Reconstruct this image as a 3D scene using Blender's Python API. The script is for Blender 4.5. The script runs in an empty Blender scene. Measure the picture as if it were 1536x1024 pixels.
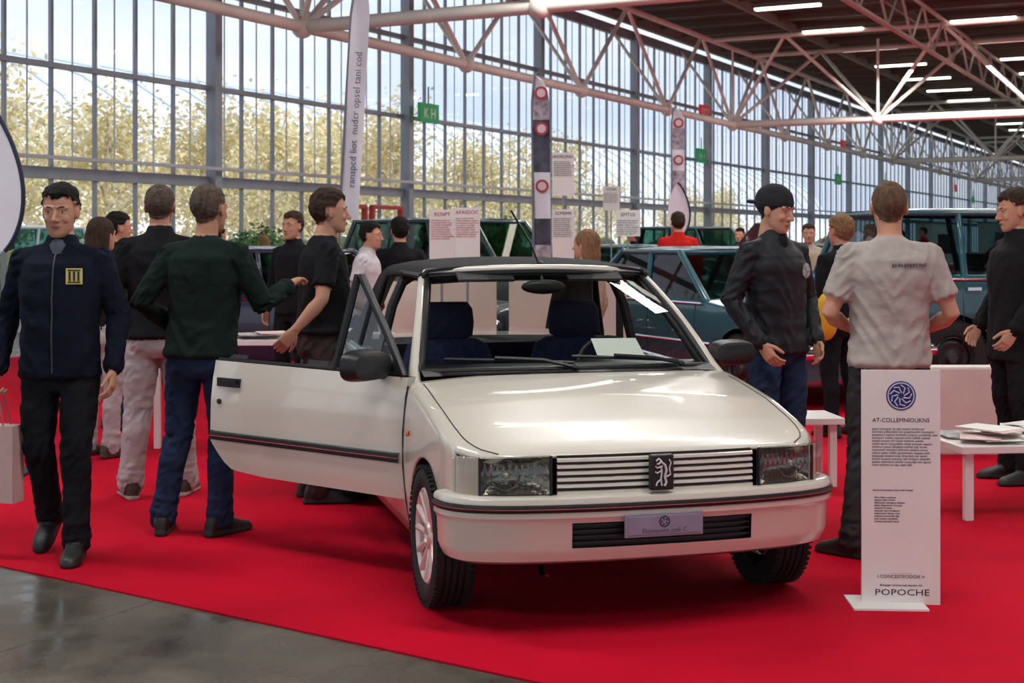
import bpy, bmesh, math, random
from mathutils import Vector, Matrix, noise
from mathutils.bvhtree import BVHTree
random.seed(7)
scene=bpy.context.scene
F=2085.0; CH=1.5; HOR=360.0
def PX(px,Y): return (px-768)/F*Y
def PZ(py,Y): return CH-(py-HOR)*Y/F
rad=math.radians
# ---------------------------------------------------------------- materials
def L(*c):
    o=[]
    for x in c:
        x=x/255.0
        o.append(x/12.92 if x<=0.04045 else ((x+0.055)/1.055)**2.4)
    return tuple(o)
MATS={}
def mat(name,rgb,rough=.5,metal=0.,nz=0.,ns=5.,bump=0.,bs=60.,coat=0.,emit=0.,spec=.5,stretch=None,bd=.01):
    if name in MATS: return MATS[name]
    m=bpy.data.materials.new(name); m.use_nodes=True
    nt=m.node_tree; N=nt.nodes; b=N['Principled BSDF']
    c=L(*rgb)+(1,)
    b.inputs['Base Color'].default_value=c
    b.inputs['Roughness'].default_value=rough
    b.inputs['Metallic'].default_value=metal
    b.inputs['Specular IOR Level'].default_value=spec
    b.inputs['Coat Weight'].default_value=coat
    b.inputs['Coat Roughness'].default_value=.04
    if emit>0:
        b.inputs['Emission Color'].default_value=c; b.inputs['Emission Strength'].default_value=emit
    if nz>0 or bump>0:
        tc=N.new('ShaderNodeTexCoord'); mp=N.new('ShaderNodeMapping')
        nt.links.new(tc.outputs['Object'],mp.inputs['Vector'])
        if stretch: mp.inputs['Scale'].default_value=stretch
    if nz>0:
        n=N.new('ShaderNodeTexNoise'); n.inputs['Scale'].default_value=ns; n.inputs['Detail'].default_value=5
        nt.links.new(mp.outputs['Vector'],n.inputs['Vector'])
        r=N.new('ShaderNodeValToRGB')
        lo=[max(0,x*(1-nz)) for x in c[:3]]; hi=[min(1,x*(1+nz)) for x in c[:3]]
        r.color_ramp.elements[0].position=.3; r.color_ramp.elements[1].position=.7
        r.color_ramp.elements[0].color=(*lo,1); r.color_ramp.elements[1].color=(*hi,1)
        nt.links.new(n.outputs['Fac'],r.inputs['Fac']); nt.links.new(r.outputs['Color'],b.inputs['Base Color'])
    if bump>0:
        n2=N.new('ShaderNodeTexNoise'); n2.inputs['Scale'].default_value=bs; n2.inputs['Detail'].default_value=4
        nt.links.new(mp.outputs['Vector'],n2.inputs['Vector'])
        bp=N.new('ShaderNodeBump'); bp.inputs['Strength'].default_value=bump; bp.inputs['Distance'].default_value=bd
        nt.links.new(n2.outputs['Fac'],bp.inputs['Height']); nt.links.new(bp.outputs['Normal'],b.inputs['Normal'])
    MATS[name]=m; return m
def glass(name,tint=(235,240,238),ior=1.45,rough=.0,wave=0,gr=.75):
    if name in MATS: return MATS[name]
    m=bpy.data.materials.new(name); m.use_nodes=True
    nt=m.node_tree; N=nt.nodes; N.clear()
    o=N.new('ShaderNodeOutputMaterial'); mx=N.new('ShaderNodeMixShader'); t=N.new('ShaderNodeBsdfTransparent')
    g=N.new('ShaderNodeBsdfGlossy'); lw=N.new('ShaderNodeLayerWeight'); lw.inputs['Blend'].default_value=.5
    pw=N.new('ShaderNodeMath'); pw.operation='POWER'; pw.inputs[1].default_value=4.5
    ma=N.new('ShaderNodeMath'); ma.operation='MULTIPLY_ADD'; f0=((ior-1)/(ior+1))**2; ma.inputs[1].default_value=gr; ma.inputs[2].default_value=f0
    t.inputs['Color'].default_value=L(*tint)+(1,); g.inputs['Roughness'].default_value=rough
    nt.links.new(lw.outputs['Facing'],pw.inputs[0]); nt.links.new(pw.outputs[0],ma.inputs[0])
    nt.links.new(ma.outputs[0],mx.inputs['Fac']); nt.links.new(t.outputs[0],mx.inputs[1]); nt.links.new(g.outputs[0],mx.inputs[2])
    nt.links.new(mx.outputs[0],o.inputs['Surface'])
    if wave:
        tc=N.new('ShaderNodeTexCoord'); w=N.new('ShaderNodeTexWave'); w.inputs['Scale'].default_value=wave; w.bands_direction='X'
        bp=N.new('ShaderNodeBump'); bp.inputs['Strength'].default_value=.5; bp.inputs['Distance'].default_value=.01
        nt.links.new(tc.outputs['Object'],w.inputs['Vector']); nt.links.new(w.outputs['Fac'],bp.inputs['Height'])
        nt.links.new(bp.outputs['Normal'],g.inputs['Normal'])
    MATS[name]=m; return m
# ---------------------------------------------------------------- mesh builder
def interp(tab,x):
    if x<=tab[0][0]: return tab[0][1]
    for (a,b),(c,d) in zip(tab,tab[1:]):
        if x<=c: return b+(d-b)*(x-a)/(c-a)
    return tab[-1][1]
def frame(d):
    d=d.normalized(); ref=Vector((0,0,1)) if abs(d.z)<.9 else Vector((0,1,0))
    U=d.cross(ref).normalized(); V=U.cross(d).normalized()
    return U,V
class MB:
    def __init__(s): s.v=[];s.f=[];s.m=[]
    def add(s,vs,fs,mi=0):
        o=len(s.v); s.v.extend(Vector(v) for v in vs)
        s.f.extend(tuple(i+o for i in f) for f in fs); s.m.extend([mi]*len(fs))
    def box(s,c,sz,mi=0,R=None):
        c=Vector(c); vs=[]
        for i in range(8):
            p=Vector(((1 if i&1 else -1)*sz[0]/2,(1 if i&2 else -1)*sz[1]/2,(1 if i&4 else -1)*sz[2]/2))
            if R is not None: p=R@p
            vs.append(c+p)
        s.add(vs,[(0,2,3,1),(4,5,7,6),(0,1,5,4),(2,6,7,3),(0,4,6,2),(1,3,7,5)],mi)
    def bar(s,a,b,w,h,mi=0):
        a=Vector(a);b=Vector(b); U,V=frame(b-a)
        vs=[p+U*x*w/2+V*y*h/2 for p in (a,b) for x,y in ((-1,-1),(1,-1),(1,1),(-1,1))]
        s.add(vs,[(3,2,1,0),(4,5,6,7),(0,1,5,4),(1,2,6,5),(2,3,7,6),(3,0,4,7)],mi)
    def loft(s,rings,mi=0,n=16,p=2.,caps=True):
        vs=[];fs=[]
        for c,U,V,ru,rv in rings:
            for k in range(n):
                a=2*math.pi*k/n; ca,sa=math.cos(a),math.sin(a)
                x=math.copysign(abs(ca)**(2/p),ca); y=math.copysign(abs(sa)**(2/p),sa)
                vs.append(c+U*(x*ru)+V*(y*rv))
        R=len(rings)
        for i in range(R-1):
            for k in range(n):
                k2=(k+1)%n; fs.append((i*n+k,i*n+k2,(i+1)*n+k2,(i+1)*n+k))
        if caps:
            fs.append(tuple(range(n))[::-1]); fs.append(tuple((R-1)*n+k for k in range(n)))
        s.add(vs,fs,mi)
    def limb(s,pts,rads,mi=0,n=12,flat=1.,endcap=True):
        pts=[Vector(p) for p in pts]; rings=[]
        N=len(pts)
        ds=[]
        for i in range(N):
            d=(pts[min(i+1,N-1)]-pts[max(i-1,0)]).normalized(); ds.append(d)
        U,V=frame(ds[0])
        for i in range(N):
            d=ds[i]
            U=(U-d*U.dot(d)).normalized(); V=d.cross(U).normalized()
            if i==0 and endcap:
                for t in (80,55,28): rings.append((pts[0]-d*rads[0]*math.sin(rad(t)),U,V,rads[0]*math.cos(rad(t)),rads[0]*flat*math.cos(rad(t))))
            rings.append((pts[i],U,V,rads[i],rads[i]*flat))
            if i==N-1 and endcap:
                for t in (28,55,80): rings.append((pts[i]+d*rads[i]*math.sin(rad(t)),U,V,rads[i]*math.cos(rad(t)),rads[i]*flat*math.cos(rad(t))))
        s.loft(rings,mi,n)
    def ell(s,c,r,mi=0,n=14,m=8,R=None):
        c=Vector(c); X,Y,Z=Vector((1,0,0)),Vector((0,1,0)),Vector((0,0,1))
        if R is not None: X,Y,Z=R@X,R@Y,R@Z
        rings=[]
        for i in range(m+1):
            t=math.pi*(i+.15)/(m+.3)-math.pi/2
            rings.append((c+Z*r[2]*math.sin(t),X,Y,r[0]*math.cos(t),r[1]*math.cos(t)))
        s.loft(rings,mi,n)
    def tube(s,pts,r,mi=0,n=8,closed=False):
        pts=[Vector(p) for p in pts]; N=len(pts); vs=[];fs=[]
        U=None
        for i in range(N):
            if closed: d=pts[(i+1)%N]-pts[i-1]
            else: d=pts[min(i+1,N-1)]-pts[max(i-1,0)]
            d.normalize()
            if U is None: U,_=frame(d)
            U=(U-d*U.dot(d)).normalized(); V=d.cross(U)
            for k in range(n):
                a=2*math.pi*k/n; vs.append(pts[i]+U*math.cos(a)*r+V*math.sin(a)*r)
        M=N if closed else N-1
        for i in range(M):
            j=(i+1)%N
            for k in range(n):
                k2=(k+1)%n; fs.append((i*n+k,i*n+k2,j*n+k2,j*n+k))
        if not closed: fs.append(tuple(range(n))[::-1]); fs.append(tuple((N-1)*n+k for k in range(n)))
        s.add(vs,fs,mi)
    def revolve(s,prof,c,mi=0,n=32,closed=False):
        c=Vector(c); vs=[];fs=[]; R=len(prof)
        for k in range(n):
            a=2*math.pi*k/n
            for x,r in prof: vs.append(c+Vector((x,r*math.cos(a),r*math.sin(a))))
        for k in range(n):
            k2=(k+1)%n
            for i in range(R if closed else R-1):
                j=(i+1)%R
                fs.append((k*R+i,k*R+j,k2*R+j,k2*R+i))
        s.add(vs,fs,mi)
    def grid(s,rows,mi=0,skip=None):
        R=len(rows);C=len(rows[0]); vs=[p for r in rows for p in r]; fs=[]
        for i in range(R-1):
            for j in range(C-1):
                if skip and skip(i,j): continue
                fs.append((i*C+j,i*C+j+1,(i+1)*C+j+1,(i+1)*C+j))
        s.add(vs,fs,mi)
    def poly(s,pts,mi=0): s.add(pts,[tuple(range(len(pts)))],mi)
    def obj(s,name,mats,parent=None,loc=(0,0,0),rz=0.,smooth=True,ang=35,recalc=True,merge=False,mods=None,R=None):
        me=bpy.data.meshes.new(name); me.from_pydata([tuple(v) for v in s.v],[],s.f)
        for m in mats: me.materials.append(m)
        me.polygons.foreach_set('material_index',s.m)
        if recalc or merge:
            bm=bmesh.new(); bm.from_mesh(me)
            if merge: bmesh.ops.remove_doubles(bm,verts=bm.verts,dist=.0004)
            bmesh.ops.recalc_face_normals(bm,faces=bm.faces); bm.to_mesh(me); bm.free()
        if smooth:
            me.polygons.foreach_set('use_smooth',[True]*len(me.polygons))
            me.set_sharp_from_angle(angle=rad(ang))
        me.update()
        o=bpy.data.objects.new(name,me); scene.collection.objects.link(o)
        o.location=loc; o.rotation_euler=(0,0,rz)
        if R is not None: o.rotation_euler=R
        if parent: o.parent=parent
        if mods:
            for t,kw in mods:
                md=o.modifiers.new(t,t)
                for k,v in kw.items(): setattr(md,k,v)
        return o
def empty(name,loc=(0,0,0),rz=0.,R=None):
    e=bpy.data.objects.new(name,None); scene.collection.objects.link(e); e.location=loc; e.rotation_euler=(0,0,rz) if R is None else R
    e.empty_display_size=.2
    return e
def text(name,body,size,m,parent,loc,R=(rad(90),0,0),ext=.0006,align='LEFT',sx=1.,space=1.):
    cu=bpy.data.curves.new(name,'FONT'); cu.body=body; cu.size=size; cu.extrude=ext; cu.align_x=align; cu.resolution_u=2; cu.space_line=space
    t=bpy.data.objects.new(name,cu); scene.collection.objects.link(t)
    dg=bpy.context.evaluated_depsgraph_get(); dg.update()
    me=bpy.data.meshes.new_from_object(t.evaluated_get(dg)); bpy.data.objects.remove(t)
    me.materials.clear(); me.materials.append(m)
    o=bpy.data.objects.new(name,me); scene.collection.objects.link(o)
    o.parent=parent; o.location=loc; o.rotation_euler=R; o.scale=(sx,1,1)
    return o
def garble(n,a=3,b=9):
    w=[]
    for _ in range(n): w.append(''.join(random.choice('aeionrstlcmdup') for _ in range(random.randint(a,b))))
    return ' '.join(w)
BEV=lambda w=.008,seg=2:[('BEVEL',dict(width=w,segments=seg,limit_method='ANGLE'))]

# ---------------------------------------------------------------- camera
cam=bpy.data.cameras.new('camera'); co=bpy.data.objects.new('camera',cam); scene.collection.objects.link(co)
co.location=(0,0,CH); co.rotation_euler=(rad(90),0,0)
cam.sensor_width=36; cam.lens=F/1536*36; cam.shift_y=-(512-HOR)/1536; cam.clip_end=600
cam.dof.use_dof=True; cam.dof.focus_distance=6.0; cam.dof.aperture_fstop=6.3
scene.camera=co
scene.view_settings.view_transform='Standard'
scene.view_settings.look='None'

# ---------------------------------------------------------------- palette
steel=mat('steel_paint',(142,148,156),.45,.1,nz=.12,ns=2)
truss_m=mat('truss_paint',(228,220,210),.5,.0,nz=.10,ns=1.5)
truss_d=mat('truss_dark',(128,120,112),.6)
ceil_m=mat('ceiling_deck',(70,64,60),.8,nz=.3,ns=.6)
white=mat('white_laminate',(228,224,222),.35,nz=.03)
offw=mat('offwhite_panel',(222,212,204),.6,nz=.05)
ink=mat('ink',(40,40,46),.6); inkred=mat('ink_red',(190,50,60),.6); inkblue=mat('ink_blue',(30,42,110),.5)
blackp=mat('black_plastic',(22,22,24),.42,bump=.1,bs=300); rubber=mat('rubber',(20,20,21),.75,bump=.2,bs=120)
greenL=mat('exit_green',(20,140,80),.5,emit=.25); redL=mat('sign_red',(215,40,48),.5,emit=.2)
chrome=mat('chrome',(225,225,228),.12,1.)

# ---------------------------------------------------------------- hall (local frame: x along wall s, y = perpendicular d)
HA=math.atan2(.886,.464)
def hall(s,d,z=0): return Vector((.464*s-.886*d,.886*s+.464*d,z))
D0=17.6
def concrete():
    m=bpy.data.materials.new('polished_concrete'); m.use_nodes=True; nt=m.node_tree; N=nt.nodes; b=N['Principled BSDF']
    tc=N.new('ShaderNodeTexCoord')
    n=N.new('ShaderNodeTexNoise'); n.inputs['Scale'].default_value=1.6; n.inputs['Detail'].default_value=8; n.inputs['Roughness'].default_value=.65
    n2=N.new('ShaderNodeTexNoise'); n2.inputs['Scale'].default_value=60; n2.inputs['Detail'].default_value=4
    r=N.new('ShaderNodeValToRGB'); r.color_ramp.elements[0].position=.3; r.color_ramp.elements[1].position=.7
    r.color_ramp.elements[0].color=L(74,70,64)+(1,); r.color_ramp.elements[1].color=L(124,117,106)+(1,)
    mx=N.new('ShaderNodeMix'); mx.data_type='RGBA'; mx.blend_type='MULTIPLY'; mx.inputs['Factor'].default_value=.55
    nt.links.new(tc.outputs['Object'],n.inputs['Vector']); nt.links.new(tc.outputs['Object'],n2.inputs['Vector'])
    nt.links.new(n.outputs['Fac'],r.inputs['Fac']); nt.links.new(r.outputs['Color'],mx.inputs['A']); nt.links.new(n2.outputs['Fac'],mx.inputs['B'])
    nt.links.new(mx.outputs['Result'],b.inputs['Base Color'])
    r2=N.new('ShaderNodeMapRange'); r2.inputs['From Min'].default_value=.35; r2.inputs['From Max'].default_value=.65; r2.inputs['To Min'].default_value=.16; r2.inputs['To Max'].default_value=.5
    n3=N.new('ShaderNodeTexNoise'); n3.inputs['Scale'].default_value=3.2; n3.inputs['Detail'].default_value=6
    nt.links.new(tc.outputs['Object'],n3.inputs['Vector']); nt.links.new(n3.outputs['Fac'],r2.inputs['Value']); nt.links.new(r2.outputs['Result'],b.inputs['Roughness'])
    bp=N.new('ShaderNodeBump'); bp.inputs['Strength'].default_value=.08; bp.inputs['Distance'].default_value=.004
    nt.links.new(n2.outputs['Fac'],bp.inputs['Height']); nt.links.new(bp.outputs['Normal'],b.inputs['Normal'])
    return m
b=MB(); b.box((67,-13.5,-.1),(190,63,.2),0)
for s0 in range(-24,160,6): b.box((s0+2.5,-13.5,.0003),(.008,63,.0006),1)
for d0 in range(-44,17,6): b.box((67,d0,.0003),(190,.008,.0006),1)
b.obj('floor',[concrete(),mat('joint',(74,71,66),.8)],rz=HA,smooth=False)
carpet=mat('red_carpet_pile',(200,8,42),.95,nz=.14,ns=1.3,bump=.5,bs=500,spec=.1)
e0=Vector((-2.35,6.38)); e1=Vector((.072,4.71)); dv=(e1-e0).normalized()
pa=e0-dv*9; pb=e1+dv*9
b=MB(); pts=[]
for k in range(21):
    t=k/20; p=pa.lerp(pb,t)
    pts.append((p.x,p.y))
out=pts+[(16,-3.9),(34,20),(30,48),(8.9,46.1),(-6.7,17.1)]
top=[(x,y,.008) for x,y in out]; bot=[(x,y,.001) for x,y in out]; n=len(out)
b.poly(top,0); b.add(top+bot,[(i,(i+1)%n,n+(i+1)%n,n+i) for i in range(n)],0)
b.obj('red_carpet',[carpet],smooth=False)
# window wall
b=MB()
H=8.2
for i in range(0,170):
    s0=-12+i*1.0
    if i%7==5:
        b.box((s0,D0-.16,H/2),(.20,.2,H),0)
    b.box((s0,D0,H/2),(.055,.07,H),0)
    b.box((s0+.5,D0+.02,H/2+1.3),(.022,.02,H-2.6),1)
for z,w in ((2.62,.20),(4.42,.09),(6.3,.10),(8.15,.3)): b.box((70,D0-.03,z),(166,.14,w),0)
b.box((70,D0+.02,.3),(166,.12,.6),1)
b.box((70,D0-.45,2.85),(166,.10,.06),1)
b.obj('wall_left',[steel,mat('steel_light',(184,188,194),.5)],rz=HA,smooth=False)
b=MB(); b.poly([(-13,D0+.05,.6),(153,D0+.05,.6),(153,D0+.05,8.2),(-13,D0+.05,8.2)],0)
b.obj('window_1',[glass('window_glass',(244,248,253),1.3,gr=.35)],rz=HA,smooth=False)
b=MB(); b.box((158,-14,4.3),(.3,63,8.6),0)
for k in range(20): b.box((157.8,-42+k*3,3.6),(.1,2.4,5),1)
b.obj('wall_back',[mat('far_wall',(150,150,155),.8),mat('far_window',(215,225,240),.4,emit=.5)],rz=HA,smooth=False)
# ceiling
b=MB(); b.box((67,-13.5,8.75),(190,63,.2),0)
for k in range(95): b.box((-27+k*2,-13.5,8.55),(.12,62,.2),1)
for k in range(16): b.box((67,17-k*4,8.45),(190,.10,.28),2)
b.obj('ceiling',[ceil_m,mat('purlin',(108,100,92),.7),truss_d],rz=HA,smooth=False)
# trusses
b=MB(); D1=15.6; ZL=5.5; ZU=8.15
def T(a,c,r=.06,mi=0,n=8): b.tube([a,c],r,mi,n)
T((-25,D1,ZL),(157,D1,ZL),.115,0,12); T((-25,D1,ZU),(157,D1,ZU),.09)
for k in range(-7,22):
    s=21.3+6.25*k
    T((s,D1,ZL),(s-3.1,D1,ZU),.06); T((s,D1,ZL),(s+3.1,D1,ZU),.06); T((s,D1,ZL),(s,D0-.1,ZU),.05)
    b.ell((s,D1,ZL),(.2,.2,.2),0,10,6)
for k in range(-1,6):
    s=21.3+25.0*k
    T((s,D1,ZL),(s,-44,ZL),.13,0,12)
    for o in (-2.2,2.2): T((s+o,D1,ZU),(s+o,-44,ZU),.08)
    for j in range(12):
        d=D1-j*5
        T((s,d,ZL),(s-2.2,d-2.5,ZU),.06); T((s,d,ZL),(s+2.2,d-2.5,ZU),.06)
        T((s,d,ZL),(s-2.2,d+2.5,ZU),.06) if j else None
        T((s,d,ZL),(s+2.2,d+2.5,ZU),.06) if j else None
        b.ell((s,d,ZL),(.22,.22,.22),0,10,6)
        T((s,d,ZL),(s,d,ZU),.045)
for d in (8,0,-8,-16,-24,-32):
    T((-25,d,7.0),(157,d,7.0),.07,1); T((-25,d,8.2),(157,d,8.2),.06,1)
    for k in range(60):
        s=-24+k*3.0
        T((s,d,7.0),(s+1.5,d,8.2),.035,1,6); T((s+1.5,d,8.2),(s+3,d,7.0),.035,1,6)
b.obj('roof_truss',[truss_m,mat('truss_mid',(190,182,172),.6)],rz=HA)
tubeL=mat('tube_light',(255,250,232),.5,emit=5)
b=MB()
for i in range(0,28):
    for j in range(12):
        s=14+i*5.0; d=11.5-j*4.6
        b.box((s,d,8.18),(.22,1.9,.06),0); b.box((s,d,8.27),(.3,2.0,.12),1)
b.obj('ceiling_light',[tubeL,mat('lamp_housing',(120,116,110),.5)],rz=HA,smooth=False)
def wsign(name,s,z,w,h,m,txt):
    e=empty(name,hall(s,D0-.6,z),HA)
    bb=MB(); bb.box((0,0,0),(w,.08,h),0); bb.box((0,0,h/2+.2),(.03,.03,.4),1); bb.obj('panel',[m,steel],e,smooth=False)
    text('pictogram',txt,h*.75,white,e,(0,-.045,-h*.27),align='CENTER')
wsign('exit_sign',28.2,4.5,.85,.45,greenL,'K H')
wsign('exit_sign',47,4.5,.95,.5,greenL,'H <')
wsign('exit_sign',66,4.4,.95,.5,greenL,'H <'); wsign('exit_sign',76,4.5,.95,.5,greenL,'H <'); wsign('exit_sign',104,4.4,.95,.5,greenL,'H <')
wsign('fire_point_sign',47.3,6.1,.95,.45,redL,'EXTI'); wsign('fire_point_sign',67,6.1,.9,.45,redL,'EXT'); wsign('fire_point_sign',97,5.0,.9,.45,redL,'EXT')

# ---------------------------------------------------------------- outside
b=MB(); b.box((67,78,-.12),(260,120,.2),0); b.obj('ground_outside',[mat('asphalt',(196,196,192),.9,nz=.2,ns=.5)],rz=HA,smooth=False)
def leaf(name,c):
    m=mat(name,c,.7,nz=.15,ns=.8,spec=.1); nt=m.node_tree; N=nt.nodes; b=N['Principled BSDF']
    tr=N.new('ShaderNodeBsdfTranslucent'); tr.inputs['Color'].default_value=L(*c)+(1,); mx=N.new('ShaderNodeMixShader'); mx.inputs['Fac'].default_value=.5
    nt.links.new(b.outputs[0],mx.inputs[1]); nt.links.new(tr.outputs[0],mx.inputs[2]); nt.links.new(mx.outputs[0],N['Material Output'].inputs['Surface']); return m
leafA=leaf('leaf_yellow',(226,210,158)); leafB=leaf('leaf_green',(196,194,150)); leafC=leaf('leaf_pale',(238,230,204))
bark=mat('bark',(180,168,152),.9)
def tree_mesh(seed,leaves=2900,mix=(.42,.3)):
    rnd=random.Random(seed); b=MB()
    b.limb([(0,0,0),(.05,0,1.5),(0,.1,3.2)],[.14,.11,.06],3,8)
    cl=[]
    for k in range(18):
        a=rnd.uniform(0,6.28); r=rnd.uniform(0,1.6); z=rnd.uniform(1.2,6.2)
        c=Vector((r*math.cos(a),r*math.sin(a),z)); cl.append((c,rnd.uniform(.7,1.2)))
        b.tube([(0,0,max(.3,min(z-.8,3.0))),c],.03,3,5)
    for k in range(leaves):
        c,r=rnd.choice(cl); v=Vector((rnd.gauss(0,1),rnd.gauss(0,1),rnd.gauss(0,1))); p=c+v*r*.5
        if p.z<.1: continue
        U=Vector((rnd.gauss(0,1),rnd.gauss(0,1),rnd.gauss(0,1))).normalized(); V=U.orthogonal().normalized(); q=rnd.uniform(.06,.14)
        x=rnd.random(); mi=0 if x<mix[0] else (1 if x<mix[0]+mix[1] else 2)
        b.add([p-U*q,p+V*q*.6,p+U*q,p-V*q*.6],[(0,1,2,3)],mi)
    me=bpy.data.meshes.new('tree'); me.from_pydata([tuple(v) for v in b.v],[],b.f)
    for m in (leafA,leafB,leafC,bark): me.materials.append(m)
    me.polygons.foreach_set('material_index',b.m); return me
TM=[tree_mesh(1),tree_mesh(2,mix=(.3,.2)),tree_mesh(3,mix=(.5,.15))]
for k in range(62):
    s=12+k*1.25+random.uniform(-.6,.6); d=D0+(9,13,18)[k%3]+random.uniform(-1,1)
    if k>34 and random.random()<.55: continue
    o=bpy.data.objects.new('autumn_tree',random.choice(TM)); scene.collection.objects.link(o)
    o.location=hall(s,d,-.05); sc=random.uniform(.78,1.0)*(1 if k<34 else .8); o.scale=(sc*1.1,sc*1.1,sc); o.rotation_euler=(0,0,random.uniform(0,6))
b=MB()
rows=[]
for i in range(15):
    a=math.pi*i/14; rows.append([Vector((s,D0+46-16*math.cos(a),3+9*math.sin(a))) for s in (-10,180)])
b.grid(rows,0)
b.box((85,D0+30,1.8),(190,.4,3.6),1)
for k in range(48):
    s=-10+k*4
    pts=[(s,D0+46-16.1*math.cos(math.pi*i/14),3+9.1*math.sin(math.pi*i/14)) for i in range(15)]; b.tube(pts,.09,2,5)
b.obj('glass_arcade_building',[mat('arcade_roof',(214,224,240),.3,nz=.06,ns=.15),mat('arcade_wall',(240,242,246),.6),mat('arcade_rib',(190,200,214),.5)],rz=HA)
b=MB()
for k in range(70):
    s=6+k*1.0; b.ell((s,D0+2.6+random.uniform(-.3,.3),.7),(.75,.6,random.uniform(.6,.95)),0,9,6)
hd=b.obj('hedge',[mat('hedge_leaf',(130,140,84),.8,nz=.6,ns=6,bump=1,bs=30)],rz=HA)

# ---------------------------------------------------------------- CAR (white cabriolet)
paint=mat('cream_paint',(214,207,194),.28,coat=1.,spec=.5)
navy=mat('navy_fabric',(38,46,86),.9,nz=.3,ns=40,bump=.3,bs=200); navy2=mat('navy_plain',(30,36,64),.9)
softtop=mat('softtop_fabric',(20,20,24),.85,bump=.3,bs=250)
cglass=glass('car_glass',(228,236,232),1.45)
lensg=glass('lamp_lens',(225,226,222),1.6,.03,wave=14)
refl=mat('lamp_reflector',(150,148,142),.22,.9,bump=.8,bs=24)
indm=mat('indicator_lens',(214,204,196),.2,coat=1); amber=mat('amber_lens',(230,120,40),.25,coat=1)
darkin=mat('dark_interior',(26,26,30),.85); redstripe=mat('red_stripe',(150,30,40),.5)
Pt=[(.18,.94),(.3,.97),(.42,.99),(.55,1.0),(.70,.995),(.80,.98),(.92,.95)]
def shell(b,ys,W,ZF,ZB,crown,opn,warp,mi=0,skip=None,nc=12,hc=8,prof=Pt,zscale=1.,caps=True):
    for sg in (-1,1):
        rows=[]
        for y in ys:
            zb,zf,w=ZB(y),ZF(y),W(y); row=[]
            for j in range(nc+1):
                z=zb+(zf-.03-zb)*j/nc; row.append(Vector((sg*w*interp(prof,z/zscale),y,z)))
            xw=w*interp(prof,zf/zscale)
            row.append(Vector((sg*(xw-.006),y,zf-.014))); row.append(Vector((sg*(xw-.02),y,zf-.004))); xe=xw-.045
            row.append(Vector((sg*xe,y,zf)))
            op=opn and opn[0]<y<opn[1]
            for k in range(1,hc+1):
                if op: x=xe-.012*min(k,3); z=zf-.02*max(0,k-3)
                else:
                    x=xe*(1-k/hc); z=zf+crown(y)*(1-(x/xe)**2)
                row.append(Vector((sg*x,y,z)))
            rows.append([warp(p) for p in row])
        def sk(i,j):
            if not skip: return False
            c=(rows[i][j]+rows[i+1][j+1])/2
            return skip((ys[i]+ys[i+1])/2,c.z,sg,j)
        b.grid(rows,mi,sk)
        if caps:
            for r in (rows[0],rows[-1]):
                b.grid([r,[Vector((0,p.y,p.z)) for p in r]],mi)
def wheel(name,parent,c,sg,r=.285,w=.165,rim=.19,style=0,steer=0.):
    e=MB()
    h=w/2
    prof=[(-h*.75,rim),(-h*.95,rim+.02),(-h,rim+(r-rim)*.5),(-h*.93,r-.02),(-h*.78,r-.005)]
    for k in range(5):
        x0=-h*.72+k*h*.32
        prof+=[(x0,r),(x0+h*.2,r),(x0+h*.22,r-.008),(x0+h*.3,r-.008)]
    prof+=[(h*.78,r-.005),(h*.93,r-.02),(h,rim+(r-rim)*.5),(h*.95,rim+.02),(h*.75,rim)]
    e.revolve(prof,(0,0,0),0,56,closed=True)
    nb=64
    for k in range(nb):
        a=2*math.pi*k/nb
        for sx in (-1,1):
            R=Matrix.Rotation(a,3,'X'); e.box(R@Vector((sx*h*.82,0,r-.006)),(h*.3,.014,.014),0,R)
    e.revolve([(-h*.8,rim+.004),(h*.8,rim+.004),(h*.86,rim-.004),(h*.7,rim-.018),(-h*.6,rim-.03)],(0,0,0),1,40)
    fx=h*.55
    if style==0:
        e.revolve([(fx-.02,.001),(fx+.02,.03),(fx+.018,.05),(fx,.062),(fx-.008,.075)],(0,0,0),1,32)
        ns=12
        for k in range(ns):
            a=2*math.pi*k/ns
            R=Matrix.Rotation(a,3,'X')
            pts=[R@Vector((fx-.004,0,.06)),R@Vector((fx+.006,0,.11)),R@Vector((fx+.012,0,rim-.012))]
            e.limb(pts,[.014,.012,.017],1,8)
        for k in range(4):
            a=2*math.pi*k/4+.4; e.ell((fx+.014,.036*math.cos(a),.036*math.sin(a)),(.008,.007,.007),2,6,4)
    else:
        e.revolve([(fx+.03,.001),(fx+.03,.05),(fx+.01,.07),(fx,.10),(fx+.012,rim*.72),(fx-.01,rim-.01)],(0,0,0),2,32)
        e.revolve([(fx+.036,.001),(fx+.036,.045),(fx+.028,.055)],(0,0,0),1,24)
    e.revolve([(-h*.4,.02),(-h*.3,rim-.03)],(0,0,0),2,24)
    al=mat('alloy',(226,206,200),.4,.45) if style==0 else mat('steel_rim',(70,72,76),.35,.7)  # alloy colour tinted pink to carry the red reflection on the rims
    o=e.obj(name,[rubber,al,mat('hub_dark',(34,33,34),.5,.3)],parent,c)
    o.rotation_euler=(0,0,(0 if sg>0 else math.pi)+steer)
    return o
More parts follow.
